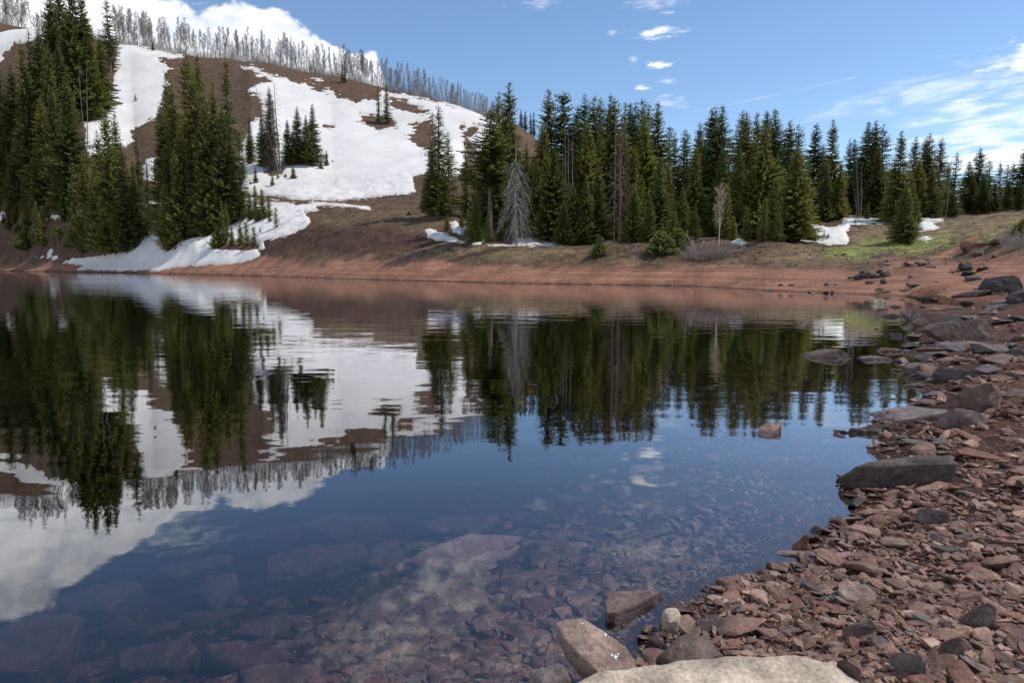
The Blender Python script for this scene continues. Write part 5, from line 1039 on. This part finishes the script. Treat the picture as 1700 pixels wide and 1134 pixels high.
# the far shore's boulders: cx, cy centre px, width px, height px, colour, label
FARR = [(1615,410,34,14,(.15,.075,.06),'reddish angular rock mound where the path leaves the shore'), (1655,404,26,12,C_BRN,'brown rock right of the reddish mound'), (1625,422,12,8,C_RDB,'small red-brown rock on the slope under the reddish mound'),
 (1606,445,17,11,C_DRK,'black cube-like boulder on the red shore'), (1631,448,15,6,C_DRK,'low black rock right of the cube-like boulder'), (1607,456,17,7,C_DRK,'black boulder just below the cube-like one'), (1616,464,22,7,C_GRY,'grey flat rock below the two black boulders'),
 (1528,439,19,8,C_BRN,'brown boulder at the left end of the path'), (1510,441,16,5,C_DRK,'low dark rock left of the boulder at the path'), (1540,432,9,3,C_BRN,'tiny rock above the boulder at the path'), (1545,444,14,3,C_DRK,'low dark stones right of the boulder at the path'),
 (1430,460,24,9,C_DRK,'broad black rock at the left of the pile on the red shore'), (1438,454,14,8,C_DRK,'black rock on the back of the pile on the red shore'), (1455,459,18,10,C_DRK,'thick black rock at the right of the pile on the red shore'), (1466,457,14,8,C_DRK,'pointed black rock closing the pile at the right'), (1460,452,9,6,C_DRK,'small black rock topping the pile on the red shore'), (1414,462,12,4,C_DRK,'low black rock at the left tip of the pile'), (1467,468,10,9,C_DRK,'upright black stone below the pile on the red shore'), (1443,470,12,5,C_RDB,'low red-brown stone under the pile'),
 (1510,461,8,4,C_DRK,'single small black stone on the open red shore'), (1518,475,20,6,C_GRY,'grey flat rock near the inlet'), (1510,473,10,4,C_DRK,'dark stone beside the grey flat rock near the inlet'), (1498,482,16,4,C_GRY,'grey stone at the waterline of the inlet'), (1460,482,12,5,C_DRK,'dark stone at the waterline left of the inlet'), (1465,485,22,4,C_TAN,'tan flat stone at the waterline left of the inlet'),
 (1373,473,10,4,C_GRY,'grey stone left of the pile near the water'), (1388,472,9,3,C_BRN,'brown stone left of the pile near the water'), (1296,475,9,3,C_BRN,'lone brown stone near the water at the left'), (1314,474,8,3,C_DRK,'lone dark stone near the water at the left'), (1275,481,10,4,C_TAN,'tan stone on the waterline, leftmost on the red shore'), (1345,486,10,3,C_DRK,'thin black stone on the waterline'), (1370,486,12,4,C_DRK,'thicker black stone on the waterline'), (1381,486,5,5,C_DRK,'small upright black stone on the waterline'),
 (1612,490,48,8,C_BRN,'long brown slab lying at the inlet below the black boulders'), (1620,483,22,8,C_GRY,'grey rock behind the long brown slab'), (1542,500,48,9,C_BRN,'long low brown rock along the inlet at the tip of the beach'), (1605,506,24,6,C_GRY,'grey low rock on the beach behind the pile'), (1580,452,6,2,C_DRK,'tiny dark stone on the red shore'), (1555,468,8,2,C_RDB,'tiny red-brown stone on the red shore')]
VARM = []
rngv = np.random.default_rng(9)
for k in range(16):
    n = rngv.integers(9, 15); p = rngv.normal(size=(n, 3)); p /= np.linalg.norm(p, axis=1)[:, None]; p = p/np.max(np.abs(p), axis=1)[:, None]**.6
    p *= np.array([1, rngv.uniform(.6, .95), rngv.uniform(.22, .50)])*.5
    VARM.append(fine_rock([Vector(q) for q in p], .045, .14, .022, k+50))
def put_rock(px_, py_, wpx, hpx, col, lab, grp=None, base=True, name='rock', k=None, flatz=None, rz=None):
    g = on_ground(px_, py_+hpx*.4, 2)
    if g is None: return
    d = math.hypot(g[0], g[1])/F; Wm = wpx*d; Hm = max(hpx*d*1.05, Wm*.18)
    k = RNG.randrange(16) if k is None else k; me = VARM[k]
    cc = np.empty(len(me.vertices)*3); me.vertices.foreach_get('co', cc); dim = np.ptp(cc.reshape(-1, 3), axis=0)
    o = link(name, me, None, (g[0], g[1], g[2]+Hm*.28)); o.scale = (Wm/dim[0], Wm/dim[0]*RNG.uniform(.7, 1), Hm/dim[2]*1.15)
    o.rotation_euler = (RNG.gauss(0, .12), RNG.gauss(0, .12), rz if rz is not None else RNG.gauss(0, .25)+RNG.choice([0, math.pi])); o.color = tuple(col)+(1,); tag(o, lab, 'rock', grp)
    return o
for a, b_, w_, h_, c_, lab in FARR: put_rock(a, b_, w_, h_, c_, lab)
# submerged slabs and boulders: centre, width, depth of the top below the water, height px of its plan, colour
SUB = [([(665,932,-.30),(700,915,-.26),(780,888,-.24),(860,886,-.26),(885,900,-.28),(845,945,-.30),(780,948,-.30),(720,940,-.30)], .28, (.34,.27,.26), 'big pale flat-topped slab under the water, in the middle'),
 ([(590,1030,-.28),(620,985,-.24),(670,962,-.22),(720,975,-.24),(745,1015,-.24),(740,1050,-.28),(680,1080,-.30),(610,1070,-.30)], .35, (.19,.155,.15), 'large rounded submerged boulder below the pale slab'),
 ([(445,925,-.55),(520,905,-.5),(600,900,-.5),(625,925,-.52),(590,960,-.56),(550,990,-.6),(490,1000,-.6),(440,970,-.6)], .3, (.24,.175,.16), 'broad reddish submerged slab left of the middle'),
 ([(745,1000,-.16),(790,975,-.15),(820,990,-.15),(815,1020,-.17),(770,1030,-.18)], .15, (.30,.26,.22), 'olive grey flat stone under water right of the large boulder'),
 ([(95,990,-.5),(200,960,-.48),(240,970,-.5),(180,1010,-.52),(110,1020,-.55)], .2, (.17,.12,.11), 'long reddish submerged slab at the left'),
 ([(0,1040,-.45),(60,1018,-.42),(140,1025,-.42),(110,1080,-.46),(50,1118,-.5),(-30,1110,-.5)], .25, (.18,.12,.11), 'large submerged boulder in the bottom left corner'),
 ([(250,945,-.6),(330,925,-.55),(390,918,-.55),(380,935,-.6),(290,958,-.62)], .2, (.20,.14,.13), 'narrow reddish slab deep under water at the left'),
 ([(320,985,-.5),(345,955,-.46),(395,948,-.46),(400,970,-.5),(360,1010,-.52)], .2, (.16,.14,.14), 'blue-grey submerged block left of the broad reddish slab'),
 ([(195,1080,-.34),(240,1065,-.32),(320,1062,-.32),(330,1075,-.34),(290,1110,-.38),(200,1110,-.38)], .25, (.14,.10,.095), 'dark submerged boulder near the bottom left'),
 ([(335,1070,-.30),(400,1062,-.28),(470,1075,-.28),(500,1095,-.3),(420,1115,-.34),(350,1100,-.34)], .2, (.17,.12,.105), 'brown submerged slab at the bottom, left of the pale haze'),
 ([(380,1050,-.4),(430,1025,-.36),(500,1020,-.36),(520,1035,-.38),(450,1060,-.42)], .15, (.17,.12,.11), 'tilted brown stone under water below the broad reddish slab'),
 ([(430,1000,-.45),(470,990,-.42),(490,1010,-.45),(460,1025,-.48)], .12, (.18,.135,.12), 'small brown block under water beneath the broad reddish slab'),
 ([(880,920,-.20),(930,880,-.2),(1010,868,-.2),(1035,880,-.2),(1000,905,-.22),(940,930,-.23)], .12, (.20,.17,.17), 'wide grey ledge under water right of the pale slab'),
 ([(985,965,-.12),(1020,940,-.12),(1085,948,-.12),(1110,975,-.13),(1060,985,-.14)], .1, (.17,.13,.13), 'grey submerged stone behind the wet wedge-shaped rock'),
 ([(1045,885,-.13),(1095,880,-.12),(1095,890,-.13),(1060,896,-.14)], .08, (.20,.15,.15), 'flat mauve stone under shallow water'),
 ([(560,1110,-.2),(640,1090,-.18),(720,1100,-.18),(740,1140,-.2),(600,1150,-.22)], .2, (.22,.155,.13), 'brown slab under water at the bottom edge'),
 ([(760,1100,-.12),(830,1070,-.12),(870,1085,-.12),(850,1125,-.14),(780,1135,-.14)], .12, (.20,.17,.14), 'olive brown slab under water beside the pinkish one'),
 ([(840,1050,-.10),(880,1030,-.10),(905,1050,-.10),(880,1080,-.12)], .1, (.20,.13,.11), 'reddish flat stone under water left of the pinkish slab'),
 ([(690,870,-.42),(760,852,-.4),(830,858,-.4),(800,880,-.42),(730,885,-.45)], .2, (.19,.14,.14), 'reddish slab under water behind the pale one'),
 ([(380,890,-.8),(450,870,-.75),(520,875,-.75),(480,900,-.8)], .2, (.2,.15,.14), 'faint slab deep under the dark blue water'),
 ([(60,1000,-.62),(130,985,-.6),(200,1000,-.6),(210,1030,-.62),(150,1055,-.66),(70,1050,-.66)], .2, (.16,.12,.11), 'broad brown submerged slab above the bottom left boulder'),
 ([(500,1060,-.34),(545,1035,-.32),(590,1045,-.32),(600,1085,-.34),(560,1120,-.36),(505,1110,-.36)], .2, (.20,.15,.13), 'reddish submerged block just left of the large rounded boulder'),
 ([(300,1020,-.5),(370,1005,-.48),(440,1020,-.48),(450,1045,-.5),(380,1058,-.52),(310,1050,-.52)], .2, (.15,.12,.11), 'dark flat submerged slab right of the olive one'),
 ([(620,905,-.36),(660,895,-.35),(670,925,-.36),(640,945,-.38),(610,935,-.38)], .15, (.2,.15,.14), 'small reddish slab leaning on the left of the pale one under water'),
 ([(830,960,-.17),(890,945,-.16),(960,955,-.16),(965,985,-.17),(900,1000,-.18),(840,990,-.18)], .1, (.22,.17,.15), 'broad brown submerged slab between the pale slab and the wet wedge'),
 ([(870,1000,-.12),(930,985,-.12),(985,1000,-.12),(975,1025,-.13),(900,1035,-.13)], .1, (.20,.15,.13), 'brown flat slab under water behind the pinkish slab'),
 ([(0,930,-.75),(90,905,-.72),(170,915,-.72),(140,950,-.76),(40,965,-.8)], .2, (.19,.14,.13), 'faint reddish slab deep under the white cloud reflection'),
 ([(500,870,-.6),(560,850,-.58),(640,855,-.58),(650,880,-.6),(560,895,-.62)], .2, (.19,.14,.13), 'faint brown slab deep behind the broad reddish one'),
 ([(400,1110,-.24),(480,1100,-.22),(545,1115,-.22),(540,1150,-.24),(420,1160,-.26)], .2, (.19,.14,.12), 'brown submerged slab at the bottom edge left of centre'),
 ([(640,1085,-.18),(700,1065,-.17),(770,1075,-.17),(760,1105,-.18),(680,1115,-.19)], .12, (.24,.19,.16), 'pale brown flat slab at the bottom under the cloud reflection'),
 ([(160,1040,-.55),(220,1030,-.52),(300,1030,-.52),(330,1048,-.55),(260,1058,-.58),(180,1060,-.6)], .15, (.18,.14,.12), 'olive slab deep under water at the lower left')]
for i, (tp, th, c_, lab) in enumerate(SUB):
    c_ = tuple(np.array(c_)*(np.array([1.15, .98, .96]) if i == 0 else np.array([.95, .80, .74])))
    slab(lab, tp, th, c_, .05, name='submerged_rock', bev=.03, rough=.016, maxe=.06, seed=100+i)

# ------------------------------------------------------------------ stones of the shore
PAL = [((.185,.120,.105), 'pinkish brown'), ((.135,.088,.075), 'brown'), ((.110,.098,.098), 'grey'), ((.235,.165,.135), 'tan'), ((.150,.082,.066), 'reddish'), ((.060,.050,.050), 'dark'), ((.28,.22,.19), 'pale')]
PW = [.28, .28, .07, .13, .17, .04, .03]
rng = np.random.default_rng(12)
def sample_shore(n, near_only=False):
    px_ = rng.uniform(850, 1950, n*3); t_ = rng.random(n*3)
    py_ = 505+(1500-505)*t_**.8
    yu = (CY-py_)/F; dz = yu*cp-sp_; dy = yu*sp_+cp; dx = (px_-CX)/F; k = (.15-EYE)/dz
    X = dx*k; Y = dy*k; sd = poly_sd(X, Y, LAKE)
    ok = (sd > -.04) & (np.hypot(X, Y) > 1.0) & (Y < 30); X, Y = X[ok][:n], Y[ok][:n]; return X, Y
X, Y = sample_shore(21000)
dist = np.hypot(X, Y)
size = np.exp(rng.normal(0, .47, len(X)))*.036*(np.clip(dist/3.2, .8, 9))**.62
size = np.clip(size, .016, .34)
# patches of gravel where big stones are rare
gp_ = fbm(X/.9, Y/.9, 3, 70); keep = rng.random(len(X)) < np.where(size > .05, sstep(-.55, -.05, gp_), 1.); X, Y, size, dist = X[keep], Y[keep], size[keep], dist[keep]
Z = height(X, Y); look = size/dist
tone = rng.choice(len(PAL), len(X), p=PW)
tmpx, tmpy = to_pix(X, Y, Z); inview = (tmpx < 1720) & (tmpy < 1150) & (tmpx > 900)
order = np.argsort(-np.where(inview, look, 0)); big = order[:255]; bigs = set(big.tolist())
MARKS = [(*gpt(a, b_, .15), z_) for a, b_, z_ in ((1180, 1075, 'beside the dark boulder at the bottom'), (1270, 1040, 'on the gravel above the pale boulder'), (1420, 1020, 'just below the large flat pinkish stone'), (1400, 940, 'just above the large flat pinkish stone'),
 (1260, 975, 'at the water edge left of the flat pinkish stone'), (1520, 980, 'right of the large flat pinkish stone'), (1500, 1050, 'right of the leaning block'), (1600, 1080, 'by the blunt wedge stone'), (1480, 1110, 'right of the pale boulder'), (1640, 1020, 'by the sharp-edged grey stone'),
 (1450, 890, 'at the water edge below the long dark slab'), (1560, 880, 'below the grey-mauve flat stone'), (1650, 930, 'at the right edge, half way down'), (1500, 830, 'directly below the long dark slab'), (1640, 800, 'right of the long dark slab'), (1680, 860, 'at the right edge below the dark slab'),
 (1560, 735, 'above the long dark slab'), (1660, 720, 'right of the rounded brown boulder'), (1620, 590, 'at the far rocky end of the beach'), (1660, 1120, 'in the bottom right corner'))]
for i in big:
    me = VARM[int(rng.integers(16))]; s = size[i]*1.15
    o = link('stone', me, None, (X[i], Y[i], Z[i]+s*.10)); o.scale = (s*rng.uniform(.95, 1.45), s, s*rng.uniform(.55, .95)); o.rotation_euler = (rng.normal(0, .20), rng.normal(0, .20), rng.uniform(0, 6.28))
    v = rng.uniform(.8, 1.2); col, tn = PAL[tone[i]]; col = np.array(col)*np.array([1.10, 1.0, .91]); o.color = tuple(np.array(col)*v)+(1,)
    zone = min(MARKS, key=lambda m: (m[0]-X[i])**2+(m[1]-Y[i])**2)[2]
    sz_ = 'large' if s > .13 else 'medium' if s > .085 else 'small'; tag(o, f'{sz_} {tn} angular stone {zone}', 'stone', f'{sz_} {tn} stones {zone}')
# extra larger rocks of the pile, in front and at the far end
PILE = [(1545,585,34,14),(1580,578,40,12),(1610,575,30,12),(1640,580,36,12),(1655,600,40,12),(1690,590,30,14),(1600,600,30,10),(1535,596,26,10),(1570,598,24,9),(1676,575,24,9),(1630,560,22,8),(1690,530,24,8),(1665,535,18,7),(1610,528,22,7),(1560,514,18,6),(1585,512,16,5),(1640,520,18,6),(1540,625,26,10),(1590,645,26,8),(1640,615,30,9),(1684,622,26,8),(1550,655,28,8),(1545,670,30,8),(1530,690,22,8),(1495,730,22,8),(1515,735,30,8),(1480,745,18,8),(1560,735,18,8),(1690,655,22,8),(1510,575,22,9),(1515,560,18,8),(1520,640,20,8),(1500,600,16,7)]
for i, (a, b_, w_, h_) in enumerate(PILE):
    ti = [1, 2, 0, 2, 1, 5][i % 6]
    zn_ = 'in the rock pile on the far part of the beach' if b_ < 610 else 'around the wing-shaped boulder'
    put_rock(a, b_, w_*1.15, h_*.85, np.array(PAL[ti][0])*.9, f'{PAL[ti][1]} flat broken rock {zn_}', f'{PAL[ti][1]} flat rocks {zn_}')
# everything smaller: one body of pebbles
def hull_var(k):
    r_ = np.random.default_rng(500+k); n = r_.integers(8, 13); p = r_.normal(size=(n, 3)); p /= np.linalg.norm(p, axis=1)[:, None]; p = p/np.max(np.abs(p), axis=1)[:, None]**.6
    p *= np.array([1, r_.uniform(.6, .95), r_.uniform(.25, .55)])*.5
    bm = bmesh.new(); [bm.verts.new(q) for q in p]; bmesh.ops.convex_hull(bm, input=bm.verts); bmesh.ops.delete(bm, geom=[v for v in bm.verts if not v.link_faces], context='VERTS')
    bmesh.ops.bevel(bm, geom=list(bm.edges), offset=.035, segments=1, affect='EDGES', clamp_overlap=True)
    bmesh.ops.triangulate(bm, faces=bm.faces); bm.verts.index_update()
    co = np.array([v.co[:] for v in bm.verts]); f = np.array([[v.index for v in fc_.verts] for fc_ in bm.faces]); bm.free(); return co, f
HV = [hull_var(k) for k in range(20)]
def scatter_mesh(name, X, Y, Z, size, tone, tilt=.3, lift=.12, dark=1.):
    vi = rng.integers(0, 20, len(X)); CO = []; FA = []; TN = []; off = 0
    pal = np.array([p[0] for p in PAL])*np.array([1.10, 1.0, .91])
    for k in range(20):
        m = np.where(vi == k)[0]
        if not len(m): continue
        co, f = HV[k]; n = len(m); a = rng.uniform(0, 6.28, n); tx = rng.normal(0, tilt, n); ty = rng.normal(0, tilt, n)
        sc = size[m][:, None]*np.stack([rng.uniform(.95, 1.5, n), np.ones(n), rng.uniform(.5, 1.0, n)], 1)
        v = co[None]*sc[:, None]
        y2 = v[..., 1]*np.cos(tx)[:, None]-v[..., 2]*np.sin(tx)[:, None]; z2 = v[..., 1]*np.sin(tx)[:, None]+v[..., 2]*np.cos(tx)[:, None]
        x3 = v[..., 0]*np.cos(ty)[:, None]+z2*np.sin(ty)[:, None]; z3 = -v[..., 0]*np.sin(ty)[:, None]+z2*np.cos(ty)[:, None]
        x4 = x3*np.cos(a)[:, None]-y2*np.sin(a)[:, None]; y4 = x3*np.sin(a)[:, None]+y2*np.cos(a)[:, None]
        w_ = np.stack([x4+X[m][:, None], y4+Y[m][:, None], z3+(Z[m]+size[m]*lift)[:, None]], -1)
        CO.append(w_.reshape(-1, 3)); FA.append((f[None]+(np.arange(n)*len(co))[:, None, None]+off).reshape(-1, 3)); off += n*len(co)
        c_ = pal[tone[m]]*rng.uniform(.75, 1.25, n)[:, None]*dark; TN.append(np.repeat(c_, len(co), 0))
    return make_mesh(name, np.concatenate(CO), np.concatenate(FA), 3, [M_PEB], {'tone': np.concatenate(TN)}, smooth=False)
rest = np.array([i for i in range(len(X)) if i not in bigs])
tag(link('pebbles', scatter_mesh('pebbles', X[rest], Y[rest], Z[rest], size[rest], tone[rest])), 'reddish brown broken pebbles covering the shore', 'pebbles', kind='stuff')
# gravel between them
X2, Y2 = sample_shore(30000); m = np.hypot(X2, Y2) < 7; X2, Y2 = X2[m], Y2[m]; s2 = rng.uniform(.008, .024, len(X2)); Z2 = height(X2, Y2)
tag(link('gravel', scatter_mesh('gravel', X2, Y2, Z2, s2, rng.choice(len(PAL), len(X2), p=[.2, .3, .1, .08, .28, .03, .01]), .6, .1)), 'fine dark red gravel between the pebbles', 'gravel', kind='stuff')
# stones on the bed of the lake
px_ = rng.uniform(-100, 1560, 30000); py_ = rng.uniform(600, 1250, 30000); yu = (CY-py_)/F; k = (-.2-EYE)/(yu*cp-sp_); X3 = (px_-CX)/F*k; Y3 = (yu*sp_+cp)*k
sd = poly_sd(X3, Y3, LAKE); ok = (sd < -.12) & (sd > -3.4) & (rng.random(len(sd)) < np.exp(sd/.9)); X3, Y3 = X3[ok][:7000], Y3[ok][:7000]; d3 = np.hypot(X3, Y3)
s3 = np.clip(np.exp(rng.normal(0, .5, len(X3)))*.068*np.clip(d3/3.2, .8, 5)**.5, .02, .3); Z3 = height(X3, Y3); s3 = np.minimum(s3, np.maximum(-Z3*1.5, .012))
tag(link('underwater_stones', scatter_mesh('underwater_stones', X3, Y3, Z3, s3, rng.choice(len(PAL), len(X3), p=PW), .15, .02)), 'flat broken stones lying on the bed of the shallow water', 'stones', kind='stuff')
# clods, stones and dry tussocks on the banks across the lake
n = 15000; px_ = rng.uniform(-60, 1720, n); py_ = rng.uniform(340, 470, n); GX_ = []; 
cy = np.exp(rng.uniform(math.log(40), math.log(230), n)); cx_ = (px_-CX)/F*cy
zc_, lv_, ys_ = col_height(cx_, cy); ok = (lv_ > .05) & (lv_ < 4.2) & (poly_sd(cx_, cy, LAKE) > .3) & ((lv_ > .85+.3*rng.random(n)) | (rng.random(n) < .12)) & (fbm(cx_/5, cy/5, 3, 90) > -.12)
cx_, cy = cx_[ok], cy[ok]; cz_ = height(cx_, cy); sz4 = np.exp(rng.normal(0, .5, len(cx_)))*.19*(cy/90)**.5
p4, q4 = to_pix(cx_, cy, cz_); nosnow = np.ones(len(cx_), bool)
for P_ in SNOW: nosnow &= poly_sd(p4, q4, P_) > 1.5
cx_, cy, cz_, sz4 = cx_[nosnow], cy[nosnow], cz_[nosnow], sz4[nosnow]
tag(link('bank_stones', scatter_mesh('bank_stones', cx_, cy, cz_, sz4, rng.choice(len(PAL), len(cx_), p=[.15, .30, .05, .14, .16, .16, .04]), .4, .1)), 'small stones and clods strewn over the brown bank across the lake', 'stones', kind='stuff')
# droppings on the pinkish slab
for (a_, b_, r_, k_) in ((1022, 1092, .013, 1), (1016, 1089, .008, 5), (1026, 1087, .006, 6), (1005, 1055, .009, 2), (967, 1036, .006, 3)): drop('bird_dropping', pinks, a_, b_, r_, k_)
print('SCENE', len(COL.objects))
